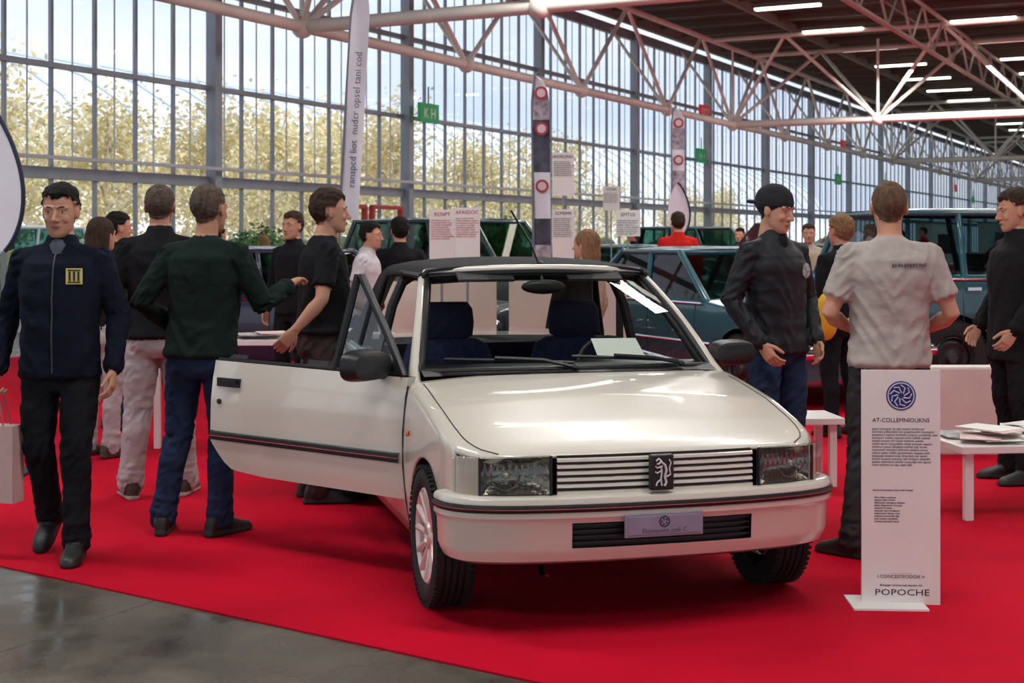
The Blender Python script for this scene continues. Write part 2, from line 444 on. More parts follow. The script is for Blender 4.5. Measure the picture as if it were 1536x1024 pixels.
def build_car():
    E=empty('cabriolet_car',(.41,5.89,.008),rad(15))
    W=lambda y:interp([(-.57,.62),(-.555,.67),(-.52,.72),(-.46,.752),(-.38,.77),(-.25,.782),(0,.795),(.4,.805),(1.7,.808),(2.4,.80),(2.8,.775),(2.95,.74),(3.03,.68)],y)
    ZF=lambda y:interp([(-.57,.672),(-.56,.680),(-.5,.697),(-.3,.742),(0,.80),(.3,.85),(.5,.875),(1.6,.895),(2.5,.91),(2.95,.90),(3.03,.85)],y)
    def ZB(y):
        for yc in (0,2.42):
            if abs(y-yc)<.33: return .27+math.sqrt(max(0,.33**2-(y-yc)**2))
        return .20 if y>0 else .29
    def warp(p):
        if p.y<0:
            t=min(1,-p.y/.5); return Vector((p.x,p.y+.085*(abs(p.x)/.72)**2.6*t,p.z))
        return p
    crown=lambda y:interp([(-.57,.006),(-.5,.016),(-.3,.03),(0,.04),(.5,.035),(2.5,.02),(3.0,.02)],y)
    ys=[-.57,-.566,-.56,-.545,-.53,-.5]; y=-.46
    while y<3.0: ys.append(round(y,3)); y+=.03
    for yc in (0,2.42):
        for s in (-1,1):
            for q in (.3299,.326,.318): ys.append(yc+s*q)
            ys.append(yc+s*.331)
    ys+=[.44,1.72,.505,.495,2.445,2.455]; ys=sorted(set(ys))+[3.03]
    ys=[a for i,a in enumerate(ys) if i==0 or a-ys[i-1]>.0008]
    def skip(yc,zc,sg,j):
        if yc<-.475 and zc<ZF(yc)-.026 : return True
        if sg<0 and .44<yc<1.72 and zc>.345 and j<=20: return True
        return False
    b=MB(); shell(b,ys,W,ZF,ZB,crown,(.5,2.45),warp,0,skip,caps=False)
    rows=[]
    for z in [.2,.35,.5,.65,.8,.85]:
        rows.append([Vector((x,3.03+.03*(1-(x/.7)**2),z)) for x in (-.66,-.4,-.2,0,.2,.4,.66)])
    b.grid(rows,0)
    b.box((0,2.46,.8),(1.35,.02,.2),0)
    b.obj('body_shell',[paint],E,ang=38,merge=True,mods=[('SOLIDIFY',dict(thickness=.012,offset=-1))])
    b=MB()
    for sg in (-1,1):
        pts=[]
        for k in range(24):
            y=-.555+k*.041; x=(W(y)*interp(Pt,ZF(y))-.055); pts.append(warp(Vector((sg*x,y,ZF(y)+.0015))))
        b.tube(pts,.0028,0,6)
        b.tube([(sg*(W(.44)*interp(Pt,z)+.001),.44,z) for z in (.22,.35,.5,.65,.8,.85)],.004,0,6)
    rows=[]
    for k in range(5):
        row=[]
        for i in range(17):
            x=-.68+i*.085; y0=.375+.13*(x/.68)**2; y=y0+k*.03; xe=W(y)*.955-.045
            row.append(Vector((x,y,ZF(y)+crown(y)*(1-(x/xe)**2)+.005+.004*k)))
        rows.append(row)
    b.grid(rows,0)
    b.obj('cowl_panel',[blackp],E)
    half=[(0,-.605),(.15,-.604),(.3,-.597),(.45,-.581),(.57,-.56),(.66,-.532),(.72,-.50),(.765,-.455),(.79,-.40),(.80,-.33)]
    pts2=[(-x,y) for x,y in half[:0:-1]]+half
    def cat(P,n=6):
        P=[Vector(p) for p in P]; o=[]
        for i in range(len(P)-1):
            p0=P[max(i-1,0)];p1=P[i];p2=P[i+1];p3=P[min(i+2,len(P)-1)]
            for k in range(n):
                t=k/n; o.append(.5*((2*p1)+(p2-p0)*t+(2*p0-5*p1+4*p2-p3)*t*t+(3*p1-p0-3*p2+p3)*t**3))
        o.append(P[-1]); return o
    path=cat(pts2)
    nrm=[]
    for i,p in enumerate(path):
        d=(path[min(i+1,len(path)-1)]-path[max(i-1,0)]).normalized(); nrm.append(Vector((d.y,-d.x)))
    def strip(i0,i1,prof,skip=None):
        return [[Vector((path[i].x+nrm[i].x*o,path[i].y+nrm[i].y*o,z)) for o,z in prof] for i in range(i0,i1+1)]
    def idx(x):
        return min(range(len(path)),key=lambda i:abs(path[i].x-x)+ (0 if path[i].y<-.3 else 1))
    n=len(path)-1
    prof=[(-.05,.526),(-.02,.532),(.01,.530),(.022,.524),(.027,.514),(.027,.503),(.024,.5),(.024,.474),(.027,.47),(.027,.452),(.018,.44),(.014,.43),(.009,.335),(0,.31),(-.015,.283),(-.045,.268),(-.09,.266)]
    b=MB(); rows=strip(0,n,prof)
    b.grid(rows,0,lambda i,j: j==11 and abs(path[i].x)<.37 and abs(path[i+1].x)<.38)
    b.obj('front_bumper',[paint],E,ang=30)
    b=MB(); b.grid(strip(0,n,[(.02,.501),(.031,.499),(.034,.494),(.034,.479),(.031,.474),(.02,.473)]),0)
    b.grid(strip(0,n,[(.0345,.4885),(.036,.4865),(.0345,.4845)]),1)
    i0,i1=idx(-.38),idx(.38)
    b.grid(strip(i0,i1,[(-.03,.44),(-.03,.325)]),0)
    for z in (.352,.374,.396,.418): b.grid(strip(i0,i1,[(-.03,z+.004),(.0,z+.005),(.0,z-.003),(-.03,z-.004)]),0)
    b.obj('bumper_trim',[blackp,redstripe],E)
    b=MB(); b.grid(strip(0,n,[(-.10,.665),(-.10,.26)]),0); b.obj('front_backing',[darkin],E)
    b=MB(); i0,i1=idx(-.405),idx(.405)
    for z in (.562,.5865,.611,.6355,.660):
        b.grid(strip(i0,i1,[(-.06,z+.006),(-.028,z+.008),(-.022,z+.005),(-.021,z-.005),(-.028,z-.008),(-.06,z-.006)]),0)
    b.grid(strip(i0,i1,[(-.05,.545),(-.02,.543),(-.02,.531),(-.05,.529)]),0)
    b.grid(strip(i0,i1,[(-.035,.678),(-.035,.53)]),1)
    b.obj('grille',[paint,blackp],E)
    b=MB(); cy=-.632
    b.box((0,cy+.02,.609),(.095,.03,.135),0); o=b.obj('badge_plate',[blackp],E,mods=BEV(.006))
    b=MB(); yy=cy+.003
    def L2(pts,r): b.tube([Vector((x*.75,yy,.609+z*.82)) for x,z in pts],r,0,6)
    L2([(-.035,.055),(-.02,.065),(-.008,.055),(-.02,.04),(-.032,.042)],.004)
    L2([(-.01,.05),(.012,.035),(.02,.01),(.012,-.02),(.02,-.045),(.01,-.062)],.005)
    L2([(-.008,.03),(-.005,.0),(-.01,-.03),(-.004,-.06)],.004)
    L2([(0,.03),(-.03,.022),(-.038,.03)],.003); L2([(0,.012),(-.03,-.002),(-.04,.005)],.003)
    L2([(.02,-.02),(.042,-.01),(.036,.02),(.045,.045),(.034,.06)],.003); L2([(-.006,-.03),(-.03,-.045),(-.034,-.06)],.0035)
    b.obj('lion_emblem',[mat('emblem_silver',(220,220,222),.35,.3)],E)
    ZL0=.529
    for sg,nm in ((-1,'left'),(1,'right')):
        a,c=sorted((idx(sg*.415),idx(sg*.695)))
        b=MB()
        topz=lambda x:.681-.008*max(0,(abs(x)-.4)/.3)
        def lstrip(i0,i1,offs,z0,dz=0):
            rows=[]
            for i in range(i0,i1+1):
                zt=topz(path[i].x); row=[]
                for k,(o,t) in enumerate(offs):
                    z=z0+(zt-z0)*t; row.append(Vector((path[i].x+nrm[i].x*o,path[i].y+nrm[i].y*o,z)))
                rows.append(row)
            return rows
        b.grid(lstrip(a,c,[(-.05,1),(-.025,1),(-.018,.93),(-.012,.5),(-.012,.07),(-.02,0),(-.05,0)],ZL0),0)
        rows=[]
        for i in range(a,c+1):
            u=(i-a)/(c-a)*2-1; row=[]
            for k in range(9):
                v=k/8*2-1; dep=-.03-.055*(1-u**4)*(1-v**4); z=ZL0+.004+(topz(path[i].x)-ZL0-.01)*(k/8)
                row.append(Vector((path[i].x+nrm[i].x*dep,path[i].y+nrm[i].y*dep,z)))
            rows.append(row)
        b.grid(rows,1)
        m=(a+c)//2; cc=Vector((path[m].x,path[m].y+.055,.605))
        b.tube([cc+Vector((.056*math.cos(t),-.012,.056*math.sin(t))) for t in [k*2*math.pi/24 for k in range(24)]],.0035,1,6,closed=True)
        b.ell(cc+Vector((0,-.008,0)),(.013,.02,.013),2,10,6)
        for ii in (a,c): b.bar(Vector((path[ii].x-nrm[ii].x*.015,path[ii].y-nrm[ii].y*.015,ZL0)),Vector((path[ii].x-nrm[ii].x*.015,path[ii].y-nrm[ii].y*.015,topz(path[ii].x))),.008,.012,3)
        b.obj('headlamp_'+nm,[lensg,refl,mat('bulb',(200,198,190),.15,.6),blackp],E)
        if sg>0: a2,c2=c,n-8
        else: a2,c2=8,a
        b=MB(); b.grid(lstrip(a2,c2,[(-.05,1),(-.022,1),(-.014,.92),(-.012,.5),(-.014,.05),(-.05,0)],ZL0),0)
        b.grid(lstrip(a2,c2,[(-.03,1),(-.03,0)],ZL0),1)
        b.obj('indicator_'+nm,[glass('ind_glass',(240,236,232),1.5,.08,wave=30),indm],E)
        b=MB(); b.box((sg*(W(.33)+.004),.33,.66),(.012,.05,.024),0); b.obj('side_repeater_'+nm,[amber],E,mods=BEV(.004))
    b=MB(); b.box((0,-.641,.415),(.315,.01,.088),0); b.box((0,-.6475,.415),(.295,.003,.07),1)
    b.obj('number_plate',[mat('plate_frame',(140,134,148),.5),mat('plate_mauve',(140,132,154),.45,nz=.1,ns=20)],E,mods=BEV(.003))
    text('plate_text','Ehmnpons ooli C',.026,mat('plate_ink',(100,92,116),.5),E,(0,-.6498,.387),align='CENTER')
    b=MB(); b.revolve([(0,.022),(.002,.022),(.002,.017),(0,.017)],(0,0,0),0,20,closed=True)
    for k in range(5): b.box((0,.011*math.cos(k*1.256),.011*math.sin(k*1.256)),(.003,.006,.006),0)
    o=b.obj('plate_roundel',[mat('plate_ink2',(50,44,70),.5)],E,(0,-.65,.428)); o.rotation_euler=(0,0,rad(90))
    b=MB(); b.limb([(-.42,-.40,.25),(-.42,-.44,.2),(-.40,-.42,.19)],[.012,.015,.012],0,8); b.obj('tow_hook',[chrome],E)
    def wsp(u,v):
        q=(2*u-1)**2
        base=Vector((.70*(2*u-1),.43+.15*q,.912-.014*q)); top=Vector((.555*(2*u-1),1.05+.08*q,1.335-.022*q))
        p=base.lerp(top,v); bul=.03*math.sin(math.pi*v); return p+Vector((0,-bul*.7,bul*.6))
    b=MB(); b.grid([[wsp(i/16,j/8) for j in range(9)] for i in range(17)],0); b.obj('windscreen',[cglass],E,recalc=False)
    b=MB()
    per=[wsp(i/16,0) for i in range(17)]+[wsp(1,j/8) for j in range(1,9)]+[wsp(1-i/16,1) for i in range(1,17)]+[wsp(0,1-j/8) for j in range(1,8)]
    b.tube(per,.014,0,8,closed=True); b.obj('windscreen_seal',[blackp],E)
    b=MB()
    for sg in (-1,1):
        u=0 if sg<0 else 1
        pts=[wsp(u,j/8)+Vector((sg*.024,.012,-.004)) for j in range(9)]
        pts=[pts[0]+Vector((sg*.01,-.08,-.05))]+pts
        b.limb(pts,[.03]+[.026-.001*j for j in range(9)],0,12)
    b.limb([wsp(i/16,1)+Vector((0,.02,.018)) for i in range(17)],[.02]*17,0,10,endcap=True)
    b.obj('windscreen_frame',[paint],E,ang=60)
    b=MB()
    for sg in (-1,1):
        u=0 if sg<0 else 1
        b.limb([wsp(u,j/8)+Vector((-sg*.006,.035,-.012)) for j in range(9)],[.024]*9,0,8)
    b.limb([wsp(i/16,1)+Vector((0,.045,-.012)) for i in range(17)],[.03]*17,0,8)
    b.limb([(0,1.02,1.31),(0,.99,1.27)],[.008,.008],0,8)
    b.ell((0,.985,1.262),(.115,.022,.036),0,18,8)
    for sg in (-1,1): b.box((sg*.28,1.06,1.315),(.28,.10,.014),1,Matrix.Rotation(rad(25),3,'X'))
    b.obj('header_trim',[blackp,mat('visor',(60,58,60),.8)],E,ang=50)
    b=MB()
    for (x0,x1,zoff) in ((-.02,-.60,0),(.52,-.02,0)):
        piv=Vector((x0,.40+.13*(x0/.68)**2,.92)); 
        pts=[]
        for k in range(9):
            u=.5+(x0+(x1-x0)*k/8)/1.40; pts.append(wsp(u,.03+.055*k/8)+Vector((0,-.02,.012)))
        b.tube(pts,.008,0,6); b.tube([piv,pts[2]+Vector((0,-.008,.008)),pts[5]+Vector((0,-.012,.012))],.009,0,6); b.ell(piv,(.018,.018,.014),0,8,5)
    b.obj('wipers',[blackp],E)
    b=MB(); b.tube([(.02,1.12,1.36),(-.03,1.12,1.48),(-.13,1.12,1.64)],.0055,0,6); b.ell((.02,1.12,1.375),(.02,.03,.014),0,10,5)
    b.obj('antenna',[blackp],E)
    st=[(1.10,1.365,.565,1.335),(1.3,1.385,.575,1.348),(1.6,1.398,.585,1.352),(1.9,1.395,.59,1.348),(2.1,1.375,.595,1.33),(2.3,1.325,.60,1.285),(2.45,1.25,.61,1.21),(2.6,1.145,.63,1.10),(2.72,1.04,.65,1.0),(2.82,.95,.67,.93)]
    YS=[1.10+k*.043 for k in range(41)]
    b=MB(); g=MB()
    rowsA=[]
    for y in YS:
        zc=interp([(a,c) for a,c,_,_ in st],y); hw=interp([(a,c) for a,_,c,_ in st],y); ze=interp([(a,c) for a,_,_,c in st],y)
        drop=interp([(1.1,ze-.04),(1.98,ze-.05),(2.16,.905),(2.9,.905)],y); drop=min(drop,ze-.01)
        row=[]
        xb=interp([(1.1,.01),(1.98,.01),(2.16,.12),(2.82,.06)],y)
        for k in range(4): t=k/4; row.append(Vector((-(hw+xb*(1-t)**1.2+.012*math.sin(math.pi*t)),y,drop+(ze-.012-drop)*t)))
        for k in range(13):
            x=-hw+.01+(2*hw-.02)*k/12; row.append(Vector((x,y,ze+(zc-ze)*(1-(x/hw)**2)**.6 if abs(x)<hw else ze)))
        for k in range(3,-1,-1): p=row[k].copy(); p.x=-p.x; row.append(p)
        rowsA.append(row)
    isglass=lambda i,j: 2.22<YS[i]<2.78 and 5<=j<=14
    b.grid(rowsA,0,isglass)
    g.grid(rowsA,0,lambda i,j:not isglass(i,j))
    b.obj('soft_top',[softtop],E,ang=50,mods=[('SOLIDIFY',dict(thickness=.012,offset=0))])
    g.obj('rear_window',[glass('rear_pvc',(242,240,236),1.3)],E)
    b=MB()
    b.tube([(-.70,1.62,.80),(-.69,1.62,.95),(-.64,1.62,1.15),(-.585,1.63,1.27),(-.52,1.63,1.31),(0,1.63,1.33),(.52,1.63,1.31),(.585,1.63,1.27),(.64,1.62,1.15),(.69,1.62,.95),(.70,1.62,.80)],.027,0,10)
    for y in (2.05,): b.tube([(-.58,y,1.32),(0,y,1.36),(.58,y,1.32)],.012,0,6)
    for sg in (-1,1):
        b.tube([(sg*.585,1.12,1.315),(sg*.59,1.6,1.325),(sg*.60,2.0,1.30),(sg*.64,2.12,1.1),(sg*.69,2.15,.9)],.015,0,8)
    b.obj('roll_hoop',[blackp],E)
    b=MB()
    b.box((0,1.45,.22),(1.42,2.1,.05),0); b.box((0,.0,.43),(.95,.86,.34),0); b.box((0,.47,.58),(1.44,.06,.52),0)
    b.box((0,2.9,.35),(1.2,.3,.35),0); b.box((0,2.42,.45),(.9,.9,.3),0)
    b.box((.735,1.5,.56),(.03,2.0,.6),0); b.box((-.735,2.1,.56),(.03,.72,.6),0)
    b.box((-.70,1.1,.27),(.10,1.3,.12),1)
    for sg in (-1,1):
        for yc in (0,2.42):
            rows=[]
            for k in range(13):
                a=math.pi*k/12; rows.append([Vector((sg*x,yc+.34*math.cos(a),.27+.34*math.sin(a))) for x in (.45,.775)])
            b.grid(rows,0)
    b.obj('cabin_tub',[darkin,paint],E,smooth=False)
    b=MB()
    rows=[]
    for (y,z) in ((.48,.885),(.55,.905),(.70,.915),(.82,.905),(.88,.87),(.87,.78),(.80,.60)):
        rows.append([Vector((x,y,z+(.03 if (.12<x<.6 and .7<y<.87) else 0))) for x in [-.70+i*.1 for i in range(15)]])
    b.grid(rows,0)
    b.tube([Vector((.36+.175*math.cos(a),1.0+.07*math.sin(a),.85+.15*math.sin(a))) for a in [2*math.pi*k/28 for k in range(28)]],.014,0,8,closed=True)
    b.limb([(.36,.85,.80),(.36,1.0,.85)],[.03,.04],0,10); b.bar((.20,1.0,.85),(.52,1.0,.85),.03,.015,0); b.bar((.36,1.0,.85),(.36,.94,.71),.03,.015,0)
    b.obj('dashboard',[blackp],E)
    b=MB(); 
    b.grid([[wsp(u,.10+v*.17)+Vector((0,.06,-.01)) for v in (0,1)] for u in (.60,.66,.72,.78)],0)
    b.obj('dash_paper',[mat('paper',(240,238,232),.7)],E,recalc=False)
    b=MB()
    for sx in (-.35,.35):
        b.limb([(sx,1.08,.46),(sx,1.30,.45),(sx,1.50,.45)],[.10,.11,.10],0,16)
        for q in (-.13,.13): b.limb([(sx+q,1.06,.47),(sx+q,1.28,.46),(sx+q,1.5,.46)],[.10,.11,.10],0,12)
        rings=[]
        for z,y,rx,ry in ((.42,1.5,.22,.07),(.55,1.53,.245,.075),(.72,1.56,.25,.075),(.86,1.585,.245,.068),(.94,1.60,.215,.058),(.972,1.605,.16,.04)):
            rings.append((Vector((sx,y,z)),Vector((1,0,0)),Vector((0,1,0)),rx,ry))
        b.loft(rings,0,24,3.2)
        rings=[]
        for z,y,rx,ry in ((.965,1.60,.10,.03),(.99,1.60,.135,.05),(1.06,1.60,.142,.055),(1.13,1.605,.135,.05),(1.165,1.61,.11,.03)):
            rings.append((Vector((sx,y,z)),Vector((1,0,0)),Vector((0,1,0)),rx,ry))
        b.loft(rings,1,24,3.2)
    b.limb([(-.55,2.15,.5),(.55,2.15,.5)],[.13,.13],1,14)
    b.loft([(Vector((0,2.3,z)),Vector((1,0,0)),Vector((0,1,0)),rx,.07) for z,rx in ((.4,.6),(.6,.62),(.84,.62),(.9,.58))],1,24,5)
    b.obj('seats',[navy,navy2],E,ang=60)
    b=MB(); b.box((.62,1.62,1.0),(.04,.01,.5),0); b.obj('seat_belt',[blackp],E)
    def mirror(parent,cx,cy,cz,sg,k=1.):
        b=MB()
        rings=[]
        for t,rx,rz in ((-.055,.07,.035),(-.045,.098,.052),(.0,.112,.06),(.035,.115,.062),(.04,.108,.056)):
            rings.append((Vector((cx,cy+t,cz)),Vector((1,0,0)),Vector((0,0,1)),rx*k,rz*k))
        b.loft(rings,0,24,3.0)
        b.limb([(cx-sg*.08,cy,cz-.03),(cx-sg*.15,cy+.02,cz-.05)],[.025,.03],0,10)
        b.box((cx,cy+.042,cz),(.19,.004,.095),1)
        b.obj('door_mirror',[blackp,mat('mirror_glass',(200,210,215),.03,1.)],parent,ang=45)
    mirror(E,.845,.62,.95,1)
    b=MB()
    for sg in (1,-1):
        for (y0,y1) in (((.42,2.05),) if sg>0 else ((1.74,2.05),)):
            N=20; rows=[]
            for k in range(N+1):
                y=y0+(y1-y0)*k/N; x=W(y)
                rows.append([Vector((sg*(x*1.0+o),y,z)) for o,z in ((-.005,.555),(.012,.55),(.014,.53),(.012,.51),(-.005,.505))])
            b.grid(rows,0)
    b.obj('side_rub_strip',[blackp],E)
    hx,hy=-W(.44)+.01,.45
    Dp=empty('open_door',(hx,hy,0),rad(38)); Dp.parent=E
    b=MB(); N=26; rows=[];inner=[]
    def dz0(t): return interp([(0,.35),(.9,.355),(1.12,.37),(1.2,.42),(1.255,.50)],t)
    DL=1.27
    for k in range(N+1):
        t=DL*k/N; zb=dz0(t); zt=.885+.01*t; row=[]; ri=[]
        for j in range(15):
            z=zb+(zt-zb)*j/14; x=-.808*interp(Pt,z)-hx
            if k in(0,N): x+=.006
            row.append(Vector((x,t,z))); ri.append(Vector((x+.05+.02*math.sin(math.pi*j/14),t,z)))
        rows.append(row); inner.append(ri)
    b.grid(rows,0); b.grid(inner,1)
    b.grid([[r[0] for r in rows],[r[0] for r in inner]],0); b.grid([[r[-1] for r in rows],[r[-1] for r in inner]],1)
    b.grid([rows[0],inner[0]],0); b.grid([rows[-1],inner[-1]],0)
    b.obj('door_panel',[paint,darkin],Dp,ang=40,merge=True)
    b=MB(); X=lambda z:-.808*interp(Pt,z)-hx
    rows=[[Vector((X(.53)+o,.02+(DL-.03)*k/20,z)) for o,z in ((.004,.556),(-.012,.55),(-.014,.53),(-.012,.512),(.004,.508))] for k in range(21)]; b.grid(rows,0)
    rows=[[Vector((X(.53)+o,.02+(DL-.03)*k/20,z)) for o,z in ((-.012,.5345),(-.0165,.531),(-.012,.5275))] for k in range(21)]; b.grid(rows,1)
    b.box((X(.79)-.003,1.14,.795),(.014,.16,.042),0); b.box((X(.79)-.012,1.13,.80),(.014,.11,.018),2)
    b.revolve([(-.006,.0),(-.006,.013),(0,.014)],(X(.70)-.001,1.2,.70),2,14)
    b.obj('door_trim',[blackp,redstripe,blackp],Dp,mods=None)
    b=MB()
    xq=lambda z:X(.885)+.015+(z-.885)*.20
    q=[(0.03,.885),(.15,1.05),(.37,1.325),(.395,1.33),(.46,.89)]
    b.tube([Vector((xq(z),t,z)) for t,z in q],.019,0,8); b.tube([Vector((xq(.89),.02,.893)),Vector((xq(.89),DL-.02,.90))],.012,0,8)
    b.obj('quarterlight_frame',[blackp],Dp)
    b=MB(); b.poly([Vector((xq(z),t,z)) for t,z in q],0); b.obj('quarterlight_glass',[glass('qglass',(150,165,168),1.8)],Dp,recalc=False)
    b=MB(); b.poly([Vector((xq(z)+.004,t,z)) for t,z in ((.47,.895),(1.2,.905),(1.16,.93),(.47,.93))],0); b.obj('door_glass',[cglass],Dp,recalc=False)
    mirror(Dp,-.105,.13,.94,-1,1.15)
    b=MB(); b.poly([Vector((xq(z)-.006,t,z)) for t,z in ((.01,.885),(.19,.885),(.17,1.02),(.12,1.0))],0); b.obj('mirror_sail',[blackp],Dp,mods=[('SOLIDIFY',dict(thickness=.01))])
    wheel('wheel_1',E,(-.725,0,.285),-1,steer=0); wheel('wheel_2',E,(.725,0,.285),1); wheel('wheel_3',E,(-.715,2.42,.285),-1); wheel('wheel_4',E,(.715,2.42,.285),1)
build_car()

# ---------------------------------------------------------------- background cars
def gcar(name,loc,th,col,kind='sedan',tint=(120,160,150),hoodup=False):
    E=empty(name,loc,rad(th)); pm=mat('paint_%d_%d_%d'%col,col,.4,coat=.6)
    gm=glass('bgglass_%d'%tint[0],tint,1.5)
    if kind=='sedan': fo,wb,ro,w,belt,hz,roof=.72,2.7,.95,.84,.92,.86,1.42; cy,hy,ry,rb=.62,1.3,2.45,3.0; wr=.32
    else: fo,wb,ro,w,belt,hz,roof=.75,2.55,.75,.88,1.15,1.08,1.80; cy,hy,ry,rb=.55,1.0,3.0,3.2; wr=.37
    W=lambda y:interp([(-fo,w-.10),(-fo+.06,w-.05),(-fo+.3,w-.01),(.3,w),(wb,w),(wb+ro-.3,w-.02),(wb+ro-.06,w-.06),(wb+ro,w-.12)],y)
    ZF=lambda y:interp([(-fo,hz-.12),(-fo+.05,hz-.05),(0,hz),(cy,belt),(rb,belt),(rb+.1,belt-.01),(wb+ro-.05,belt-.04),(wb+ro,belt-.12)],y)
    def ZB(y):
        for yc in (0,wb):
            if abs(y-yc)<wr+.05: return wr+math.sqrt(max(0,(wr+.05)**2-(y-yc)**2))
        return .26
    ys=[-fo,-fo+.02,-fo+.05]; y=-fo+.1
    while y<wb+ro-.06: ys.append(y); y+=.06
    ys+=[wb+ro-.05,wb+ro-.02,wb+ro]
    pr=[(0,.93),(.25,.95),(.5,.995),(.7,1.0),(.9,.985),(1,.96)]
    b=MB(); shell(b,ys,W,ZF,ZB,lambda y:.03,None,lambda p:p,0,None,nc=8,hc=5,prof=pr,zscale=belt)
    b.obj('body',[pm],E,ang=45,merge=True)
    wt=w-.2; bt=belt-.01; zt=roof-.05
    C=[Vector((s*x,y,z)) for (x,y,z) in ((w-.07,cy,bt),(wt,hy,zt),(wt,ry,zt),(w-.07,rb,bt)) for s in (-1,1)]
    g=MB(); a=C
    g.add(a,[(0,1,3,2),(4,5,7,6),(0,2,4,6),(1,3,5,7)],0); g.obj('glazing',[gm],E,smooth=False)
    b=MB()
    for s in (0,1):
        for i,j in ((0,2),(4,6)): b.limb([a[i+s],a[j+s]],[.04,.035],0,8)
        for f in ((.47,) if kind=='sedan' else (.38,.70)):
            p=a[0+s].lerp(a[6+s],f); q=a[2+s].lerp(a[4+s],f); b.limb([p,q],[.035,.03],0,8)
        b.limb([a[2+s],a[4+s]],[.03,.03],0,8)
    b.limb([a[2],a[3]],[.03,.03],0,8); b.limb([a[4],a[5]],[.03,.03],0,8)
    rows=[]
    for i in range(9):
        y=hy-.02+(ry-hy+.04)*i/8; q=1-((i-4)/4)**4*.5
        rows.append([Vector((x*wt*1.03,y,zt+.01+.05*q*(1-(x)**4))) for x in (-1,-.95,-.7,-.35,0,.35,.7,.95,1)])
    b.grid(rows,0); b.obj('roof_and_pillars',[pm],E,ang=50)
    b=MB()
    for s in (-1,1):
        b.tube([Vector((s*(W(y)*.985+.004),y,belt-.03)) for y in [cy,1.2,2,2.8,rb]],.012,0,6)
        b.tube([Vector((s*(W(y)+.004),y,.52)) for y in [.45,1,1.6,2.2]],.014,0,6)
        b.box((s*(w*.99+.02),1.45,belt-.12),(.03,.14,.03),0); b.box((s*(w*.99+.02),2.35,belt-.12),(.03,.14,.03),0)
    b.limb([(-w+.1,-fo-.04,.5),(0,-fo-.1,.5),(w-.1,-fo-.04,.5)],[.06,.06,.06],0,10); b.limb([(-w+.1,wb+ro+.04,.5),(0,wb+ro+.08,.5),(w-.1,wb+ro+.04,.5)],[.06,.06,.06],0,10)
    b.obj('chrome_trim',[chrome],E)
    b=MB()
    for s in (-1,1):
        for (yy,hgt) in ((cy+.12,1),(1.62,1),(2.45,1)):
            b.tube([Vector((s*(W(yy)*interp(pr,z/belt)+.001),yy,z)) for z in (.32,.5,.7,.85,belt-.03)],.005,0,5)
    b.obj('door_gaps',[blackp],E)
    b=MB()
    b.box((0,-fo-.005,hz-.26),(.62,.03,.2),0)
    for k in range(6): b.box((0,-fo-.022,hz-.34+k*.032),(.6,.01,.008),1)
    for s in (-1,1):
        b.ell((s*(w-.27),-fo+.0,hz-.26),(.11,.04,.10),1,16,8); b.box((s*(w-.2),wb+ro+.0,belt-.3),(.22,.03,.14),2)
    b.obj('lamps_and_grille',[blackp,chrome,mat('tail_red',(150,20,24),.3)],E,ang=40)
    b=MB()
    for sx in (-.38,.38):
        b.loft([(Vector((sx,1.6,z)),Vector((1,0,0)),Vector((0,1,0)),rx,.06) for z,rx in ((.4,.22),(.7,.24),(belt,.22),(belt+.06,.12),(belt+.2,.11))],0,14,3)
    b.box((0,cy+.25,belt-.1),(1.35,.3,.12),0); b.box((0,1.6,.4),(1.4,2.6,.2),0)
    b.obj('interior',[mat('bg_int',(60,48,44),.9)],E,ang=50)
    for i,(x,y) in enumerate(((-w+.1,0),(w-.1,0),(-w+.1,wb),(w-.1,wb))):
        wheel('wheel_%d'%(i+1),E,(x,y,wr),-1 if x<0 else 1,r=wr,w=.2,rim=wr*.55,style=1)
    if hoodup:
        b=MB(); b.box((0,cy-.55,hz+.45),(1.4,1.15,.03),0,Matrix.Rotation(rad(-50),3,'X')); b.obj('raised_hood',[pm],E,mods=BEV(.02))
    return E
teal=(16,78,90); dgreen=(16,56,56)
gcar('classic_sedan_car',(2.81,12.97,.008),25,teal)
gcar('off_road_car',(6.5,14.5,.008),101.5,teal,'suv',tint=(150,170,170))
gcar('off_road_car',(.7,18.9,.008),60,dgreen,'suv')
gcar('classic_sedan_car',(-3.6,16.5,.008),10,(70,96,84))
gcar('classic_sedan_car',(3.6,21.5,.008),70,dgreen,hoodup=True)
gcar('classic_sedan_car',(-.7,14.6,.008),75,(24,34,60))
gcar('classic_sedan_car',(7.5,26,.008),60,(60,66,72)); gcar('off_road_car',(5.9,31,.008),80,(24,60,66),'suv')
gcar('off_road_car',(11.5,22,.008),75,(24,60,66),'suv')
gcar('classic_sedan_car',(14.5,34,.008),60,(110,36,40))
gcar('delivery_van',tuple(hall(19,D0+4.9,0)),-27,(225,226,228),'suv')

